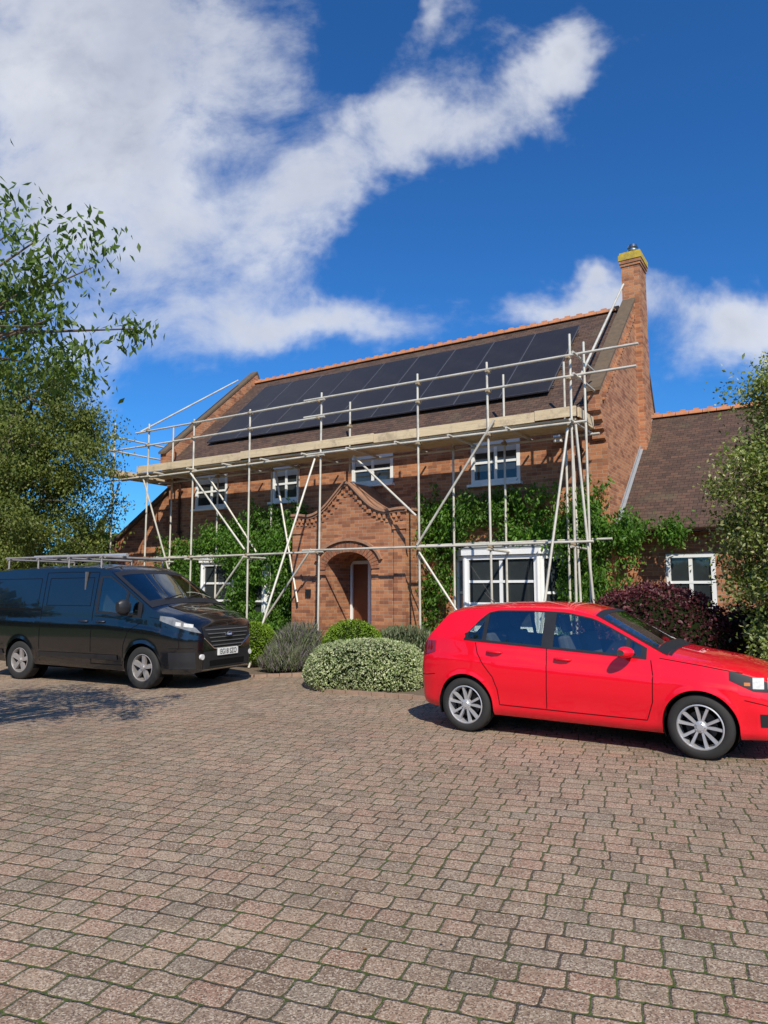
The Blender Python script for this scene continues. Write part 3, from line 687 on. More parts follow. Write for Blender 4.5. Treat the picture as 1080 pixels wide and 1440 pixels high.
    def screen(s,xa,xb,fm,off,m,name,parent,hole=None):
        us=list(np.linspace(xa,xb,22)); vs=list(np.linspace(-fm,fm,27))
        if hole: us=sorted(set(us+[hole[0],hole[1]])); vs=sorted(set(vs+[hole[2],-hole[2]]))
        P=[]
        for x in us:
            row=[]
            for f in vs:
                p=s.toppt(x,f); px=s.toppt(x+.01,f); n=Vector((-(px.z-p.z),0,px.x-p.x)).normalized(); row.append(tuple(p+n*off))
            P.append(row)
        h=None
        if hole:
            lo,hi=sorted(hole[:2]); h=lambda i,j: lo<(us[i]+us[i+1])/2<hi and abs((vs[j]+vs[j+1])/2)<hole[2]
        b=MB(); b.grid(P,0,h); return b.obj(name,m,parent,smooth=60,fixn=False)
def liner(parent,cx,cz,r,sg,yin,yout):
    b=MB(); n=40
    P=[[(cx+r*math.cos(a),sg*y,cz+r*math.sin(a)) for a in [math.pi*(-.12)+math.pi*1.24*i/n for i in range(n+1)]] for y in (yin,yout)]
    b.grid(P); b.add([(cx+r*math.cos(2*math.pi*i/n),sg*yin,cz+r*math.sin(2*math.pi*i/n)) for i in range(n)],[tuple(range(n))])
    b.obj('wheel_arch',M_dark,parent,fixn=False)
def wheel(parent,cx,cz,r,rr,sg,yo,wd,nsp,m,tw,w0=.026,w1=.021):
    w_=empty('wheel',(cx,sg*yo,cz),0,parent)
    if sg>0: w_.rotation_euler=(0,0,math.pi)
    b=MB(); prof=[(rr-.01,wd),(r-.05,wd),(r-.015,wd-.01),(r,wd-.03)]
    for k in range(1,5):
        y=wd-.03-(wd-.06)*k/5; prof+=[(r,y+.008),(r-.008,y+.006),(r-.008,y-.002),(r,y-.004)]
    prof+=[(r,.03),(r-.012,.01),(r-.035,0.0),(rr+.03,-.004),(rr+.012,.0),(rr-.002,.012),(rr-.004,.04)]
    b.lathe_y(prof,56); b.obj('tyre',M_rubber,w_,smooth=40,fixn=False)
    b=MB(); b.lathe_y([(rr,.008),(rr-.010,.004),(rr-.016,.012),(rr-.022,.05),(rr-.024,wd)],48)
    for k in range(nsp):
        a0=2*math.pi*k/nsp+.2
        for da in ((-tw,tw) if tw else (0,)):
            c_,s_=math.cos(a0+da*.5),math.sin(a0+da*.5); ct,st=math.cos(a0+da),math.sin(a0+da)
            def P(rad,wid,y,cc,ss): return [(cc*rad-ss*wid,y,ss*rad+cc*wid),(cc*rad+ss*wid,y,ss*rad-cc*wid)]
            A=P(.035,w0*.6,.030,c_,s_); B=P(rr-.014,w1,.016,ct,st); A2=P(.035,w0*.7,.07,c_,s_); B2=P(rr-.014,w1*1.1,.06,ct,st)
            v=A+B+A2+B2; b.add(v,[(0,1,3,2),(0,2,6,4),(1,5,7,3),(2,3,7,6)])
    b.lathe_y([(.0,.012),(.03,.013),(.034,.018),(.055,.026),(.060,.07)],24)
    for k in range(5):
        a=2*math.pi*k/5; b.tube([(.044*math.cos(a),.014,.044*math.sin(a)),(.044*math.cos(a),.03,.044*math.sin(a))],.007,6)
    b.obj('rim',m,w_,smooth=35)
    b=MB(); b.lathe_y([(0,.10),(rr-.07,.10),(rr-.07,.11)],32); b.obj('brake_disc',M_black,w_)
    b=MB(); b.lathe_y([(0,.15),(rr-.02,.15)],32); b.obj('wheel_back',M_dark,w_)
def seat(parent,x,y,z):
    b=MB(); b.box(x-.22,x+.26,y-.24,y+.24,z,z+.16)
    b.prism([(x-.24,z+.12),(x-.10,z+.12),(x-.24,z+.68),(x-.34,z+.66)],'y',y-.23,y+.23); b.prism([(x-.26,z+.70),(x-.33,z+.71),(x-.36,z+.88),(x-.30,z+.90)],'y',y-.12,y+.12)
    b.obj('seat',M_seat,parent,bev=.03)
def textmesh(txt,size,m,parent,name,loc,rot,ext=.001,sx=1):
    cu=bpy.data.curves.new('t','FONT'); cu.body=txt; cu.size=size; cu.extrude=ext; cu.align_x='CENTER'; cu.align_y='CENTER'; cu.offset=size*.012
    o=bpy.data.objects.new('t',cu); link(o); bpy.context.view_layer.update()
    me=bpy.data.meshes.new_from_object(o.evaluated_get(bpy.context.evaluated_depsgraph_get())); bpy.data.objects.remove(o)
    me.materials.clear(); me.materials.append(m); q=bpy.data.objects.new(name,me); link(q); q.parent=parent; q.location=loc; q.rotation_euler=rot; q.scale=(sx,1,1); return q
M_plate=simple('white_plate',(.75,.75,.72),.35,var=.03)
M_ink=simple('plate_black',(.01,.01,.01),.5)
M_blue=simple('badge_blue',(.01,.03,.16),.25,coat=1)
M_amber=simple('amber_lens',(.6,.2,.02),.2,coat=1)

# --- red hatchback
T=smoothprof([(-.68,.66),(-.672,.84),(-.655,.93),(-.60,1.01),(-.33,1.32),(-.27,1.385),(-.05,1.42),(.4,1.455),(.8,1.46),(1.15,1.445),(1.45,1.38),(2.18,1.005),(2.4,.965),(2.75,.91),(3.0,.84),(3.15,.76),(3.25,.64),(3.29,.52)],.030)
S=smoothprof([(-.68,.36),(-.62,.27),(-.4,.235),(0,.215),(2.5,.20),(3.1,.22),(3.25,.27),(3.29,.32)],.03)
W=smoothprof([(-.68,.58),(-.66,.66),(-.60,.735),(-.45,.79),(-.2,.828),(.1,.842),(.5,.838),(1.2,.835),(2.0,.838),(2.5,.842),(2.75,.825),(2.98,.775),(3.15,.69),(3.25,.57),(3.29,.44)],.035)
Bf=smoothprof([(-.68,1.04),(-.2,1.03),(.3,1.0),(2.0,.905),(2.4,.875),(3.29,.80)],.05)
fl=[(0,.90),(.06,.945),(.14,.962),(.22,.965),(.45,.995),(.62,1.0),(.74,.998),(.78,.980),(.9,.962),(1,.945)]
zc=lambda x: float(np.interp(x,[-.10,.02,.14,.24,.4,.7,1.2,2.3],[1.06,1.10,1.24,1.325,1.365,1.385,1.385,1.385]))
AR=[(0,.305,.340),(2.47,.305,.340)]
V=Shell(T,S,W,Bf,.42,.062,fl,-.68,3.29,AR,zc)
ca=R(-33.1); rc=(.93,8.27); hw=.80
car=empty('parked_car',(rc[0]-math.sin(ca)*hw,rc[1]+math.cos(ca)*hw,0),ca); top(car,'bright red five door hatchback parked on the block paving','car')
body=V.body(car,M_red,[(.03,.21),(.25,.91),(1.03,1.80),(1.83,1.95)],[(1.50,2.08),(-.56,-.36)])
for cx in (0,2.47):
    for sg in (-1,1): liner(car,cx,.305,.337,sg,.5,.80); wheel(car,cx,.300,.300,.212,sg,.825,.19,5,M_alloy,.27,.018,.0135)
b=MB(); b.box(-.3,2.9,-.45,.45,.17,.3); b.obj('underbody',M_dark,car)
for sx,sy in ((1.35,-.36),(1.35,.36),(.45,-.36),(.45,.36)): seat(car,sx,sy,.42)
b=MB(); b.prism([(1.82,.75),(2.15,.75),(2.15,.93),(1.92,.93)],'y',-.68,.68); b.obj('dashboard',M_black,car)
b=MB(); b.tube([(1.70+.17*math.cos(a)*.35,-.36+.17*math.sin(a),.90+.17*math.cos(a)*.93) for a in [2*math.pi*k/20 for k in range(21)]],.014,6); b.obj('steering_wheel',M_black,car)
for sg in (-1,1):
    zl=lambda x:V.wz(x)[0]; zh=lambda x:V.wz(x)[1]
    b=MB(); V.patch(b,-.02,2.0,lambda x:zl(x)-.018,lambda x:zl(x)+.006,sg,.006,50,2); b.obj('waist_trim',M_black,car,smooth=60,fixn=False)
    b=MB(); V.patch(b,-.02,2.0,lambda x:zh(x)-.006,lambda x:zh(x)+.010,sg,.006,60,2); b.obj('window_trim',M_black,car,smooth=60,fixn=False)
    for a,c in ((.905,1.035),(.205,.255),(1.795,1.835),(1.945,2.0),(-.01,.035)):
        b=MB(); V.patch(b,a,c,zl,zh,sg,.006,6,8); b.obj('pillar_trim',M_black,car,smooth=60,fixn=False)
    for a,c in ((.025,.215),(.245,.915),(1.025,1.805),(1.825,1.955)):
        b=MB(); V.patch(b,a,c,lambda x:zl(x)-.003,lambda x:zh(x)+.003,sg,.003,30,8); b.obj('side_window',M_cglass,car,smooth=60,fixn=False)
    for pth,w_ in (([(.965,1.0),(.975,.7),(.96,.34)],.008),([(2.04,.90),(2.06,.75),(2.05,.5),(1.99,.32)],.008),([(.42,.335),(.40,.5),(.35,.63),(.24,.76),(.16,.88),(.13,1.0)],.008),
        ([(.42,.335),(1.2,.325),(1.99,.32)],.007),([(-.40,.62),(-.55,.60),(-.66,.60)],.006),([(2.86,.58),(3.0,.55),(3.1,.52)],.006),([(2.12,.925),(2.5,.875),(2.85,.82)],.006)):
        V.strip(pth,sg,car,w_)
    for hx,hz in ((1.06,.865),(.28,.905)):
        b=MB(); y0=V.yside(hx+.08,hz); P=[(hx,y0+.002,hz),(hx+.02,y0+.028,hz+.002),(hx+.09,y0+.036,hz+.002),(hx+.15,y0+.026,hz-.002),(hx+.175,y0+.002,hz-.004)]
        b.tube([(p[0],sg*p[1],p[2]) for p in P],[.012,.015,.015,.015,.012],8); b.obj('handle',M_red,car,smooth=60)
    mx=1.82; b=MB(); y0=V.yside(mx,.96)
    Pm=[]
    for i in range(9):
        t=i/8; rad=math.sin(math.pi*(.08+.84*t))**.5; yy=y0+.05+.165*t; cx_=mx+.02-.05*t
        Pm.append([(cx_+.055*rad*math.cos(a)+(.03 if math.cos(a)>0 else 0)*rad*math.cos(a),sg*yy,.975+.058*rad*math.sin(a)) for a in [2*math.pi*k/16 for k in range(17)]])
    b.grid(Pm); b.add(Pm[0][:-1],[tuple(range(16))]); b.add(Pm[-1][:-1],[tuple(range(16))])
    b.obj('mirror',M_red,car,smooth=50)
    b=MB(); b.box(mx-.03,mx+.04,min(sg*(y0-.02),sg*(y0+.08)),max(sg*(y0-.02),sg*(y0+.08)),.92,.95); b.obj('mirror_arm',M_black,car)
    b=MB(); V.patch(b,2.74,3.20,lambda x:.665-.03*(x-2.80)+.45*max(0,2.94-x),lambda x:min(.845-.10*(x-2.85),V.e(x)[2]-.008),sg,.006,24,6); hl=b.obj('headlight',M_black,car,smooth=60,fixn=False)
    for a,c in ((2.93,3.02),(3.05,3.16)):
        b=MB(); V.patch(b,a,c,lambda x:.685,lambda x:.785,sg,.009,8,4); b.obj('headlight_reflector',M_refl,hl,fixn=False)
    b=MB(); V.patch(b,2.86,2.91,lambda x:.71,lambda x:.74,sg,.009,6,3); b.obj('indicator_lamp',M_amber,hl,fixn=False)
    b=MB(); V.patch(b,-.665,-.40,lambda x:.83+.25*max(0,(x+.56)),lambda x:min(1.0,V.e(x)[2]-.015),sg,.006,12,6); b.obj('tail_light',M_tail,car,smooth=60,fixn=False)
    b=MB(); V.patch(b,2.98,3.2,lambda x:.34,lambda x:.46,sg,.004,10,4); b.obj('fog_lamp_surround',M_black,car,smooth=60,fixn=False)
V.screen(2.19,1.45,.965,.005,M_black,'windscreen_surround',car,(2.09,1.52,.885)); V.screen(2.11,1.49,.905,.003,M_cglass,'windscreen',car)
V.screen(-.575,-.35,.93,.003,M_cglass,'rear_window',car)
V.screen(2.225,2.192,.93,.005,M_black,'scuttle',car)
b=MB(); V.fpatch(b,lambda y:.60,lambda y:.67,-.42,.42,.008); b.obj('grille',M_black,car,fixn=False)
b=MB(); V.fpatch(b,lambda y:.33,lambda y:.47,-.40,.40,.008); b.obj('lower_grille',M_black,car,fixn=False)
b=MB(); b.tube([(.02,0,1.42),(-.12,0,1.56)],[.006,.003],6); b.obj('aerial',M_black,car)
# --- van
T=smoothprof([(-1.06,1.0),(-1.055,1.76),(-1.02,1.93),(-.95,2.0),(0,2.04),(1.5,2.05),(1.90,2.025),(2.08,1.95),(2.98,1.41),(3.12,1.33),(3.5,1.22),(3.70,1.135),(3.80,1.07),(3.855,.99),(3.88,.91)],.018)
S=smoothprof([(-1.06,.36),(-.9,.31),(0,.29),(2.9,.26),(3.7,.25),(3.85,.28),(3.88,.32)],.03)
W=smoothprof([(-1.06,.86),(-1.03,.93),(-.9,.965),(0,.985),(2.5,.985),(3.0,.985),(3.3,.965),(3.55,.905),(3.72,.82),(3.83,.71),(3.88,.61)],.03)
Bf=smoothprof([(-1.06,1.20),(2.0,1.20),(2.5,1.16),(3.1,1.11),(3.88,.90)],.05)
fl=[(0,.93),(.1,.965),(.2,.968),(.24,.985),(.5,1.0),(.7,1.0),(.82,.997),(.86,.982),(.93,.976),(1,.97)]
zc=lambda x: 1.80
V=Shell(T,S,W,Bf,.13,.07,fl,-1.06,3.88,[(0,.345,.380),(2.93,.345,.388)],zc,.03,.055)
va=R(-26); vr=(-6.53,12.98); hw=.93
van=empty('parked_van',(vr[0]-math.sin(va)*hw,vr[1]+math.cos(va)*hw,0),va); top(van,'black panel van with roof rack parked beside the garden','van')
body=V.body(van,M_vanp,[(1.90,2.50),(2.55,2.80)],[(2.20,2.92)])
for cx in (0,2.93):
    for sg in (-1,1): liner(van,cx,.345,.377 if cx==0 else .385,sg,.62,.94); wheel(van,cx,.34,.34,.218,sg,.960,.215,5,M_alloyd,.0,.05,.038)
b=MB(); b.box(-.6,3.4,-.55,.55,.2,.4); b.obj('underbody',M_dark,van)
for sy in (-.5,.1,.55): seat(van,1.95,sy,.9)
b=MB(); b.box(1.50,1.53,-.9,.9,.4,1.9); b.obj('bulkhead',M_seat,van)
b=MB(); b.prism([(2.5,.95),(3.0,.95),(3.0,1.26),(2.62,1.24)],'y',-.85,.85); b.obj('dashboard',M_black,van)
b=MB(); b.tube([(2.42+.2*math.cos(a)*.5,-.45+.2*math.sin(a),1.26+.2*math.cos(a)*.86) for a in [2*math.pi*k/20 for k in range(21)]],.015,6); b.obj('steering_wheel',M_black,van)
for sg in (-1,1):
    zl=lambda x:V.wz(x)[0]; zh=lambda x:V.wz(x)[1]
    b=MB(); V.patch(b,1.84,2.88,lambda x:zl(x)-.03,lambda x:zl(x)+.008,sg,.006,40,2); b.obj('waist_trim',M_black,van,smooth=60,fixn=False)
    b=MB(); V.patch(b,1.84,2.88,lambda x:zh(x)-.008,lambda x:zh(x)+.02,sg,.006,40,2); b.obj('window_trim',M_black,van,smooth=60,fixn=False)
    for a,c in ((1.84,1.905),(2.495,2.555),(2.795,2.88)):
        b=MB(); V.patch(b,a,c,zl,zh,sg,.006,5,8); b.obj('pillar_trim',M_black,van,smooth=60,fixn=False)
    for a,c in ((1.895,2.505),(2.545,2.805)):
        b=MB(); V.patch(b,a,c,lambda x:zl(x)-.003,lambda x:zh(x)+.003,sg,.003,24,8); b.obj('side_window',M_vglass,van,smooth=60,fixn=False)
    for pth,w_ in (([(1.80,1.89),(1.78,1.2),(1.78,.36)],.012),([(2.90,1.07),(2.62,.92),(2.53,.7),(2.50,.36)],.010),([(1.78,.36),(2.50,.36)],.01),([(.52,1.89),(.52,1.2),(.52,.36)],.012),
        ([(.52,1.89),(1.1,1.90),(1.80,1.89)],.010),([(-.98,1.24),(.5,1.24)],.035),([(3.05,1.15),(3.3,1.12)],.008),([(-1.0,.62),(-.45,.62)],.007),([(3.45,.66),(3.8,.66)],.008),
        ([(-.85,1.32),(.40,1.32)],.010),([(-.85,1.78),(.40,1.79)],.010),([(-.85,1.32),(-.85,1.78)],.010),([(.40,1.32),(.40,1.79)],.010),([(.62,1.32),(1.70,1.32)],.010),([(.62,1.79),(1.70,1.80)],.010),([(.62,1.32),(.62,1.79)],.010),([(1.70,1.32),(1.70,1.80)],.010)):
        V.strip(pth,sg,van,w_)
    for a,c in ((.50,2.40),(-.95,-.45)):
        b=MB(); V.patch(b,a,c,lambda x:.44,lambda x:.52,sg,.015,20,3); b.obj('side_moulding',M_black,van,smooth=60,fixn=False)
    for hx,hz in ((1.90,1.06),(1.50,1.06)):
        b=MB(); y0=V.yside(hx,hz); b.tube([(hx,sg*(y0+.003),hz),(hx+.02,sg*(y0+.035),hz),(hx+.16,sg*(y0+.035),hz),(hx+.18,sg*(y0+.003),hz)],.017,8); b.obj('handle',M_black,van,smooth=50)
    b=MB(); y0=V.yside(2.62,1.2); Pm=[]
    for i in range(9):
        t=i/8; rad=math.sin(math.pi*(.1+.8*t))**.4; yy=y0+.06+.20*t
        Pm.append([(2.66-.05*t+.07*rad*math.cos(a),sg*yy,1.31+.13*rad*math.copysign(abs(math.sin(a))**.6,math.sin(a))) for a in [2*math.pi*k/16 for k in range(17)]])
    b.grid(Pm); b.add(Pm[0][:-1],[tuple(range(16))]); b.add(Pm[-1][:-1],[tuple(range(16))]); b.box(2.6,2.7,min(sg*(y0-.02),sg*(y0+.1)),max(sg*(y0-.02),sg*(y0+.1)),1.17,1.22)
    b.obj('mirror',M_black,van,smooth=50)
    b=MB(); V.patch(b,3.26,3.86,lambda x:1.10-.34*(x-3.26),lambda x:min(1.17-.10*(x-3.3),V.e(x)[2]-.005),sg,.008,28,6); hl=b.obj('headlight',M_lamp,van,smooth=60,fixn=False)
    for a,c in ((3.54,3.62),(3.66,3.78)):
        b=MB(); V.patch(b,a,c,lambda x:1.02-.14*(x-3.54),lambda x:1.08-.16*(x-3.54),sg,.012,8,4); b.obj('headlight_reflector',M_refl,hl,fixn=False)
    b=MB(); V.patch(b,3.45,3.82,lambda x:.34,lambda x:.60,sg,.006,14,6); b.obj('bumper_corner',M_black,van,smooth=60,fixn=False)
    b=MB(); yy=sg*.62; xn=V.nose(.62,.52); b.tube([(xn-.02,yy,.52),(xn+.02,yy,.52)],.045,16); b.obj('fog_lamp',M_refl,van,smooth=40)
V.screen(3.06,2.10,.975,.005,M_black,'windscreen_surround',van,(2.91,2.21,.885)); V.screen(2.94,2.18,.905,.003,M_vglass,'windscreen',van)
for y1_,y2_ in ((-.55,.02),(.05,.5)):
    b=MB(); p=V.toppt(2.95,y1_); q=V.toppt(2.86,y2_); b.tube([p+Vector((.01,0,.03)),q+Vector((.01,0,.035))],.009,6); b.obj('wiper',M_black,van)
for sg in (-1,1):
    b=MB(); b.tube([V.toppt(x_,sg*f_)+Vector((0,0,.001)) for x_,f_ in ((3.1,.62),(3.4,.60),(3.7,.55))],.006,5); b.obj('bonnet_seam',M_dark,van)
gl=lambda y: .64+.18*(max(0,abs(y)-.34)/.26); gh=lambda y: 1.0-.03*abs(y)
b=MB(); V.fpatch(b,gl,gh,-.60,.60,.008,36); g=b.obj('grille',M_black,van,fixn=False)
for k in range(5):
    b=MB(); za=.68+.064*k; hwd=.40+.038*k
    P=[[(V.nose(y,za+dz)+o_,y,za+dz) for dz,o_ in ((0,.01),(.003,.024),(.013,.024),(.016,.01))] for y in np.linspace(-hwd,hwd,15)]
    b.grid(P); b.obj('grille_bar',M_bar,g,fixn=False)
b=MB(); b.tube([(V.nose(y,gl(y))+.012,y,gl(y)) for y in np.linspace(-.59,.59,25)],.009,6); b.obj('grille_surround',M_chrome,g,smooth=50)
b=MB(); V.fpatch(b,lambda y:.33,lambda y:.60,-.60,.60,.007); b.obj('lower_bumper',M_black,van,fixn=False)
b=MB(); V.fpatch(b,lambda y:.36,lambda y:.45,-.45,.45,.012); b.obj('lower_grille',M_dark,van,fixn=False)
xn=3.90; b=MB(); b.box(xn-.012,xn+.012,-.26,.26,.52,.63); pl=b.obj('number_plate',M_plate,van,bev=.004)
textmesh('EG18 SZO',.118,M_ink,pl,'registration',(xn+.0135,0,.575),(R(90),0,R(90)),.0008,.82)
BA,BB=.085,.035
b=MB(); b.add([(xn+.022,BA*math.cos(a),.86+BB*math.sin(a)) for a in [2*math.pi*k/32 for k in range(32)]],[tuple(range(32))])
bd=b.obj('badge',M_blue,van)
b=MB(); n=32
P=[[(xn+.018+o_,(BA+e)*math.cos(a),.86+(BB+e)*math.sin(a)) for a in [2*math.pi*k/n for k in range(n+1)]] for e,o_ in ((.009,-.03),(.009,.006),(0,.008))]
b.grid(P); b.obj('badge_ring',M_chrome,bd,fixn=False)
textmesh('Ford',.052,M_plate,bd,'badge_lettering',(xn+.0235,0,.86),(R(90),0,R(90)),.0005,1.1)
rk=MB(); ZR=.08
for y_ in (-.74,.74): rk.tube([(-.8,y_,2.10+ZR),(1.75,y_,2.10+ZR)],.018,8)
for x_ in (-.7,.1,.9,1.7):
    rk.tube([(x_,-.78,2.07+ZR),(x_,.78,2.07+ZR)],.018,8)
    for y_ in (-.74,.74): rk.tube([(x_,y_,1.9+ZR),(x_,y_,2.12+ZR)],.016,8)
rk.tube([(1.78,-.74,2.08+ZR),(1.78,.74,2.08+ZR)],.025,10)
rack=rk.obj('roof_rack',M_alloyd,van,smooth=50)
b=MB(); b.tube([(-.5,-.35,2.125+ZR),(1.9,-.35,2.125+ZR)],.035,16); b.obj('pipe_carrier',M_alloy,rack,smooth=50)

# ------------------------------------------------------------------ VEGETATION
def unit(n):
    v=rng.normal(size=(n,3)); return v/np.linalg.norm(v,axis=1,keepdims=True)
def leafmesh(name,pts,L,Wf,mats,parent=None,orient='rand',core=None,sizevar=.35,midx=None):
    n=len(pts); d=unit(n)
    if orient=='droop': d[:,2]=-np.abs(d[:,2])*1.1-.35
    if orient=='up': d[:,2]=np.abs(d[:,2])*1.5+1.0
    if orient=='flat': d[:,2]*=.12
    d/=np.linalg.norm(d,axis=1,keepdims=True)
    r=unit(n)
    if orient=='flat': r[:]=[0,0,1]
    s=np.cross(d,r); s/=np.maximum(np.linalg.norm(s,axis=1,keepdims=True),1e-6); nn=np.cross(s,d)
    l=(L*(1+sizevar*rng.uniform(-1,1,n)))[:,None]; w=l*Wf
    v0=pts; v1=pts+d*l*.45+s*w*.5+nn*w*.18; v2=pts+d*l; v3=pts+d*l*.45-s*w*.5+nn*w*.18
    co=np.stack([v0,v1,v2,v3],1).reshape(-1,3)
    base=(np.arange(n)*4)[:,None]; tr=(base+np.array([[0,1,2,0,2,3]])).reshape(-1)
    me=bpy.data.meshes.new(name)
    if core:
        cv,cfc=core
        allv=np.concatenate([co,np.array(cv)]); loops=list(tr); ls=list(range(0,len(tr),3)); lt=[3]*(len(tr)//3); mi=[0]*(len(tr)//3)
        for f in cfc:
            ls.append(len(loops)); lt.append(len(f)); mi.append(1); loops+= [i+4*n for i in f]
    else:
        allv=co; loops=tr; ls=np.arange(0,len(tr),3); lt=np.full(len(tr)//3,3); mi=np.zeros(len(tr)//3,int)
    if midx is not None:
        mi=np.array(mi); mi[:2*n]=np.repeat(midx,2)
    me.vertices.add(len(allv)); me.vertices.foreach_set('co',np.asarray(allv,dtype=np.float32).reshape(-1))
    me.loops.add(len(loops)); me.loops.foreach_set('vertex_index',np.asarray(loops,dtype=np.int32))
    me.polygons.add(len(ls)); me.polygons.foreach_set('loop_start',np.asarray(ls,dtype=np.int32)); me.polygons.foreach_set('loop_total',np.asarray(lt,dtype=np.int32))
    for m in (mats if isinstance(mats,(list,tuple)) else [mats]): me.materials.append(m)
    me.polygons.foreach_set('material_index',np.asarray(mi,dtype=np.int32))
    me.update(calc_edges=True); me.validate()
    o=bpy.data.objects.new(name,me); o.parent=parent; link(o); return o
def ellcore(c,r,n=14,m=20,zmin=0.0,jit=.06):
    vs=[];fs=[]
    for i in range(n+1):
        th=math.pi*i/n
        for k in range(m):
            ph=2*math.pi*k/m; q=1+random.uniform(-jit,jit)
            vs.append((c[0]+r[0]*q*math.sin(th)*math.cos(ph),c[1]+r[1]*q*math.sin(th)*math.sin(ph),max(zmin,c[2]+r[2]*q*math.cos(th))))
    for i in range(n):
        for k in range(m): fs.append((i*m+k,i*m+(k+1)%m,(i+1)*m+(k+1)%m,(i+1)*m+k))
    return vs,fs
def lump(d,seed,amp):
    a=np.zeros(len(d)); rs=np.random.default_rng(seed)
    for k in range(7):
        f=rs.normal(size=3)*(1.5+k*.8); a+=np.sin(d@f+rs.uniform(0,6))/(1+k*.5)
    return 1+amp*a/3
def shrub(name,label,cat,c,r,n,L,Wf,m,orient='rand',seed=1,amp=.1,shell=.12,core=.9,zmin=.02,midx=None,sq=1.0):
    d=unit(n); rr=lump(d,seed,amp)*(1-np.abs(rng.normal(size=n))*shell)
    p=d*rr[:,None]*np.array(r)
    if sq!=1:
        mx=np.max(np.abs(d),axis=1,keepdims=True); p=p*(1+(1/np.maximum(mx,.577)-1)*(1-sq))
    p=p+np.array([0,0,c[2]]); p=p[p[:,2]>zmin]
    mats=[m,M_core] if not isinstance(m,list) else m
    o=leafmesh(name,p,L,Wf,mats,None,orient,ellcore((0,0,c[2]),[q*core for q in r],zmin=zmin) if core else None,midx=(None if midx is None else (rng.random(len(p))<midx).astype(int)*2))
    o.location=(c[0],c[1],0); top(o,label,cat); return o
L_vine=leafmat('vine_leaves',[(.085,.195,.02),(.14,.30,.035),(.055,.13,.018),(.22,.38,.05)],.38)
L_box=leafmat('box_leaves',[(.20,.32,.025),(.30,.46,.035),(.14,.24,.02),(.36,.50,.05)],.3)
L_varg=leafmat('variegated_leaves',[(.20,.29,.09),(.55,.57,.30),(.24,.34,.12),(.66,.66,.42),(.34,.42,.17)],.2)
L_lav=leafmat('lavender_leaves',[(.17,.20,.10),(.23,.26,.14),(.12,.16,.065),(.26,.25,.15)],.2)
L_lavf=leafmat('lavender_flowers',[(.15,.12,.15),(.21,.17,.17)],.1,tint=(1,1,1))
L_berb=leafmat('purple_leaves',[(.09,.022,.028),(.16,.04,.05),(.06,.018,.022),(.22,.06,.06)],.25,tint=(1.4,.7,.7))
L_holly=leafmat('evergreen_leaves',[(.16,.22,.04),(.28,.34,.07),(.10,.15,.03),(.60,.58,.26),(.20,.27,.055)],.32,.4)
L_cherry=leafmat('cherry_leaves',[(.09,.16,.022),(.15,.24,.04),(.06,.11,.018),(.21,.29,.05)],.4)
L_birch=leafmat('birch_leaves',[(.12,.16,.03),(.20,.235,.045),(.08,.12,.022),(.28,.29,.06)],.32)
L_wood=leafmat('woodland_leaves',[(.06,.10,.022),(.10,.14,.03),(.06,.11,.022)],.3)
L_fall=leafmat('fallen_leaves',[(.35,.20,.06),(.22,.10,.04),(.30,.28,.08)],.1,tint=(1,1,1))
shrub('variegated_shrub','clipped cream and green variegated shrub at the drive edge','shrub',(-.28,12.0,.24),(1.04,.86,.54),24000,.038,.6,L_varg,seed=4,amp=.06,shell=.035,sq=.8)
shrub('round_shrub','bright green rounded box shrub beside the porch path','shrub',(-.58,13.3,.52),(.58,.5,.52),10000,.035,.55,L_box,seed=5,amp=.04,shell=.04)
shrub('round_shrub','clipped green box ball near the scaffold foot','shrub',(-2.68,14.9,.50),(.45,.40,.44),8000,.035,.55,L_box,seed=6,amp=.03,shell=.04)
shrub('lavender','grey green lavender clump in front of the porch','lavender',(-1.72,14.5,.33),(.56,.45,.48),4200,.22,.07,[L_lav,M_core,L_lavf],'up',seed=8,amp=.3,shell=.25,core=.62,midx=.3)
shrub('lavender','low lavender clump spilling over the bed edge','lavender',(-2.0,14.0,.16),(.44,.38,.26),2800,.17,.08,[L_lav,M_core,L_lavf],'up',seed=9,amp=.25,shell=.2,core=.65,midx=.3)
shrub('lavender','small lavender clump beside the path','lavender',(-1.2,14.1,.17),(.34,.30,.26),2000,.17,.08,[L_lav,M_core,L_lavf],'up',seed=19,amp=.25,shell=.2,core=.65,midx=.3)
shrub('low_shrub','low mixed green planting beside the porch','shrub',(.35,14.0,.35),(.75,.5,.5),6000,.08,.3,L_lav,'up',seed=12,amp=.15,shell=.15)
shrub('purple_shrub','dark purple leaved barberry shrub behind the red car','shrub',(4.15,11.0,.78),(1.2,.9,.90),16000,.055,.6,L_berb,seed=10,amp=.12,shell=.10)
shrub('purple_shrub','second dark purple shrub below the wing window','shrub',(5.7,11.2,.6),(.9,.8,.75),6000,.055,.6,L_berb,seed=11,amp=.10,shell=.10)
b=MB()
for k in range(46):
    a=random.uniform(0,6.28); ln=random.uniform(.45,.75); el=random.uniform(.5,1.35); P=[]
    for j in range(6):
        t=j/5; rr=ln*t*math.cos(el); zz=.02+ln*t*math.sin(el)-.25*t*t*ln; wv=.02*(1-t)+.002; P.append([(rr*math.cos(a)-wv*math.sin(a),rr*math.sin(a)+wv*math.cos(a),zz),(rr*math.cos(a)+wv*math.sin(a),rr*math.sin(a)-wv*math.cos(a),zz)])
    b.grid(P)
o=b.obj('spiky_plant',L_lav,fixn=False); o.location=(.72,12.1,.02); o.scale=(1.3,1.3,1.4); top(o,'spiky leaved plant in the bed behind the red car','plant')
n=160; q=np.stack([rng.uniform(-6,6,n),rng.uniform(2.6,12,n),np.full(n,.012)],1); o=leafmesh('fallen_leaves',q,.03,.5,L_fall,None,'flat'); top(o,'small dry leaves scattered over the paving','fallen leaves',kind='stuff')

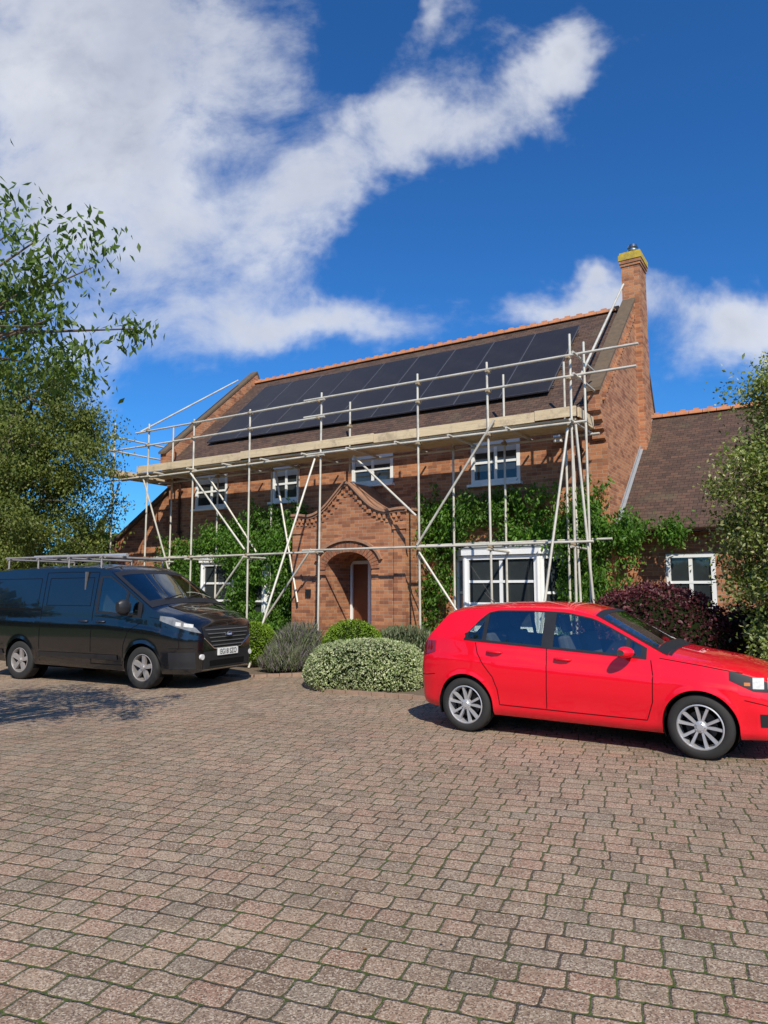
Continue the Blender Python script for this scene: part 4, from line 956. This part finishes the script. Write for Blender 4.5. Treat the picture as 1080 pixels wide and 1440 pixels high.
def tree(name,label,cat,base,h,rad,cc,cr,ncl,per,cs,L,Wf,m,orient,lean=(0,0),seed=1,hollow=.35,limbs=14):
    rs=np.random.default_rng(seed); e=empty(name,base); top(e,label,cat)
    cc=np.array(cc)-np.array(base); d=rs.normal(size=(ncl,3)); d/=np.linalg.norm(d,axis=1,keepdims=True)
    rr=rs.uniform(hollow,1,ncl)**.6*lump(d,seed,.28); cen=cc+d*rr[:,None]*np.array(cr)
    cen=cen[cen[:,2]>.3]
    b=MB(); tp=Vector((lean[0],lean[1],h)); pts=[Vector((0,0,0)).lerp(tp,t)+Vector((random.uniform(-.05,.05),random.uniform(-.05,.05),0))*(t>0) for t in (0,.25,.5,.75,1)]
    b.tube(pts,[rad*1.25,rad,rad*.85,rad*.7,rad*.5],10)
    for k in range(min(limbs,len(cen))):
        s=pts[2+k%3]; q=Vector(cen[k]); mid=s.lerp(q,.5)+Vector((random.uniform(-.15,.15),random.uniform(-.15,.15),.12*(q-s).length)); b.tube([s,mid,q],[rad*.4,rad*.22,rad*.06],7)
        for j in range(2):
            q2=Vector(cen[(k*7+j*3+1)%len(cen)])
            if (q2-mid).length<max(cr)*1.1: b.tube([mid,mid.lerp(q2,.5)+Vector((0,0,.08)),q2],[rad*.18,rad*.11,rad*.03],5)
    b.obj('trunk',M_bark,e,smooth=60)
    P=[]
    for c in cen:
        k=int(per*rs.uniform(.4,1.5)); g=rs.normal(size=(k,3))*np.array([1,1,.75])*cs*rs.uniform(.5,1.3)
        P.append(c+g)
    P=np.concatenate(P); P=P[P[:,2]>.15]
    leafmesh('crown',P,L,Wf,m,e,orient); return e
tree('cherry_tree','leafy cherry tree overhanging the paved drive','tree',(-5.2,4.8,0),2.6,.10,(-3.95,5.9,4.2),(1.75,1.4,.95),82,110,.17,.082,.40,L_cherry,'droop',lean=(.3,.3),seed=21,hollow=.2,limbs=36)
tree('birch_tree','tall birch tree behind the parked van','tree',(-9.3,17.6,0),6.2,.14,(-9.1,17.6,4.5),(2.05,2.1,3.3),200,330,.29,.078,.6,L_birch,'droop',seed=31,hollow=.15,limbs=26)
tree('birch_tree','bushy green tree at the edge of the drive','tree',(-12.2,18.5,0),5.0,.16,(-12.2,18.5,4.2),(2.6,2.4,3.2),130,300,.36,.12,.6,L_wood,'droop',seed=33,hollow=.2,limbs=16)
tree('birch_tree','low tree between the van and the side wing','tree',(-12.2,21.5,0),3.2,.12,(-12.4,21.5,2.4),(2.4,1.5,2.1),110,300,.32,.12,.6,L_wood,'droop',seed=34,hollow=.2,limbs=12)
tree('evergreen_tree','variegated evergreen tree beside the wing of the house','tree',(5.85,9.7,0),3.4,.09,(5.85,9.7,2.2),(1.25,1.15,1.7),140,360,.20,.065,.5,L_holly,'rand',seed=41,hollow=.3,limbs=20)
tree('evergreen_tree','slender evergreen leader rising above the wing roof','tree',(5.8,10.2,0),4.4,.07,(5.85,10.0,4.0),(.72,.7,1.15),54,260,.17,.065,.5,L_holly,'rand',seed=43,hollow=.2,limbs=14)
tree('evergreen_tree','low evergreen bush beside the red car','shrub',(5.1,8.9,0),.8,.05,(5.15,8.9,.75),(.55,.55,.6),34,260,.14,.06,.5,L_holly,'rand',seed=45,hollow=.2,limbs=8)
# vine: x0,x1,z0,z1,density,depth,base offset
regs=[(-4.35,-3.3,.1,3.5,1.2,.35,0),(-3.7,-1.0,2.6,3.6,1.5,.40,0),(-1.0,.0,.1,3.45,1.4,.55,0),(-.5,.5,1.0,2.9,1.0,.5,0),(-9.5,-7.2,.4,3.6,1.4,.35,-.1),(-9.6,-7.6,.5,3.0,1.3,.25,-.5),(-10.6,-9.0,2.2,3.3,1.2,.3,-.3),(-12.6,-10.2,1.8,2.95,1.3,.4,0),(-12.6,-10.6,.3,2.2,1.2,.35,-.35),(-8.2,-7.2,.3,3.5,1.0,.3,0)]
vine=empty('climbing_vine',(HX,HY,0),HA); top(vine,'leafy green wisteria climbing over the brick front wall','climbing plant')
P=[]
for x0,x1,z0,z1,dn,dp,bo in regs:
    area=(x1-x0)*(z1-z0); nc=int(area*40*dn)
    cx=rng.uniform(x0,x1,nc); cz=rng.uniform(z0,z1,nc); keep=(np.sin(cx*3.1+cz*2.3)+np.sin(cz*4.7-cx*1.7)+rng.normal(size=nc)*.8)>-1.0
    for a,c in zip(cx[keep],cz[keep]):
        k=int(rng.uniform(25,65)); off=bo-abs(rng.normal())*dp*.6-.06
        g=rng.normal(size=(k,3))*np.array([.12,.07,.11]); q=np.array([a,off,c])+g; q[:,1]=np.minimum(q[:,1],-.02); P.append(q)
for k in range(90):
    x0,x1,z0,z1,dn,dp,bo=regs[random.randrange(len(regs))]; a=random.uniform(x0,x1); c=z1-random.uniform(0,.5); ang_=random.uniform(-.9,.9)
    n=38; t=np.linspace(0,random.uniform(.3,.9),n); q=np.stack([a+t*math.sin(ang_),-.2-.5*t,c+t*math.cos(ang_)-.6*t*t],1)+rng.normal(size=(n,3))*.04; q[:,1]=np.minimum(q[:,1],-.03); P.append(q)
P=np.concatenate(P)
def clear(P,x0,x1,z0,z1): return P[~((P[:,0]>x0)&(P[:,0]<x1)&(P[:,2]>z0)&(P[:,2]<z1))]
P=clear(P,-3.3,-.95,.5,2.45); P=clear(P,-10.8,-9.7,1.0,2.3); P=clear(P,-8.75,-8.15,1.05,1.75); P=clear(P,-3.0,-1.8,3.8,5); P=clear(P,-11.6,-10.3,3.75,5); P=clear(P,-8.75,-7.8,3.8,5)
P=P[~((P[:,0]>-7.25)&(P[:,0]<-4.1)&(P[:,1]>-1.1))]
leafmesh('foliage',P,.095,.45,L_vine,vine,'droop')
n=3400; q=np.stack([rng.uniform(.1,1.6,n),.25-np.abs(rng.normal(size=n))*.15,2.72+rng.normal(size=n)*.12+.10*np.sin(rng.uniform(0,6,n))],1)
q=q[(np.sin(q[:,0]*7)+np.sin(q[:,0]*3.3+1)+rng.normal(size=n)*.6)>-.2]
leafmesh('foliage',q,.095,.45,L_vine,vine,'droop')
for x_ in (-4.0,-3.75,-1.1,-.7,-.2,-7.6,-8.0,-11.6):
    b=MB(); pts=[(x_+random.uniform(-.12,.12)*(i>0),-.06-.03*math.sin(i),.0+.42*i) for i in range(9)]; b.tube(pts,[.035-.003*i for i in range(9)],7); b.obj('stem',M_bark,vine,smooth=60)
n=60000; a=rng.uniform(0,2*math.pi,n); hgt=5.5+1.6*np.sin(a*9)+1.2*np.sin(a*23+1)+.8*np.sin(a*51); rad=44+rng.normal(size=n)*1.5+3*np.sin(a*7)
zz=rng.uniform(0,1,n)**.8*hgt; P=np.stack([rad*np.cos(a),4+rad*np.sin(a),zz],1)
P=P[~((np.abs(P[:,0])<22)&(P[:,1]>0)&(P[:,2]>6.5))]
wd=leafmesh('woodland',P,.9,.7,L_wood,None,'rand'); top(wd,'belt of trees surrounding the property','woodland',kind='stuff')
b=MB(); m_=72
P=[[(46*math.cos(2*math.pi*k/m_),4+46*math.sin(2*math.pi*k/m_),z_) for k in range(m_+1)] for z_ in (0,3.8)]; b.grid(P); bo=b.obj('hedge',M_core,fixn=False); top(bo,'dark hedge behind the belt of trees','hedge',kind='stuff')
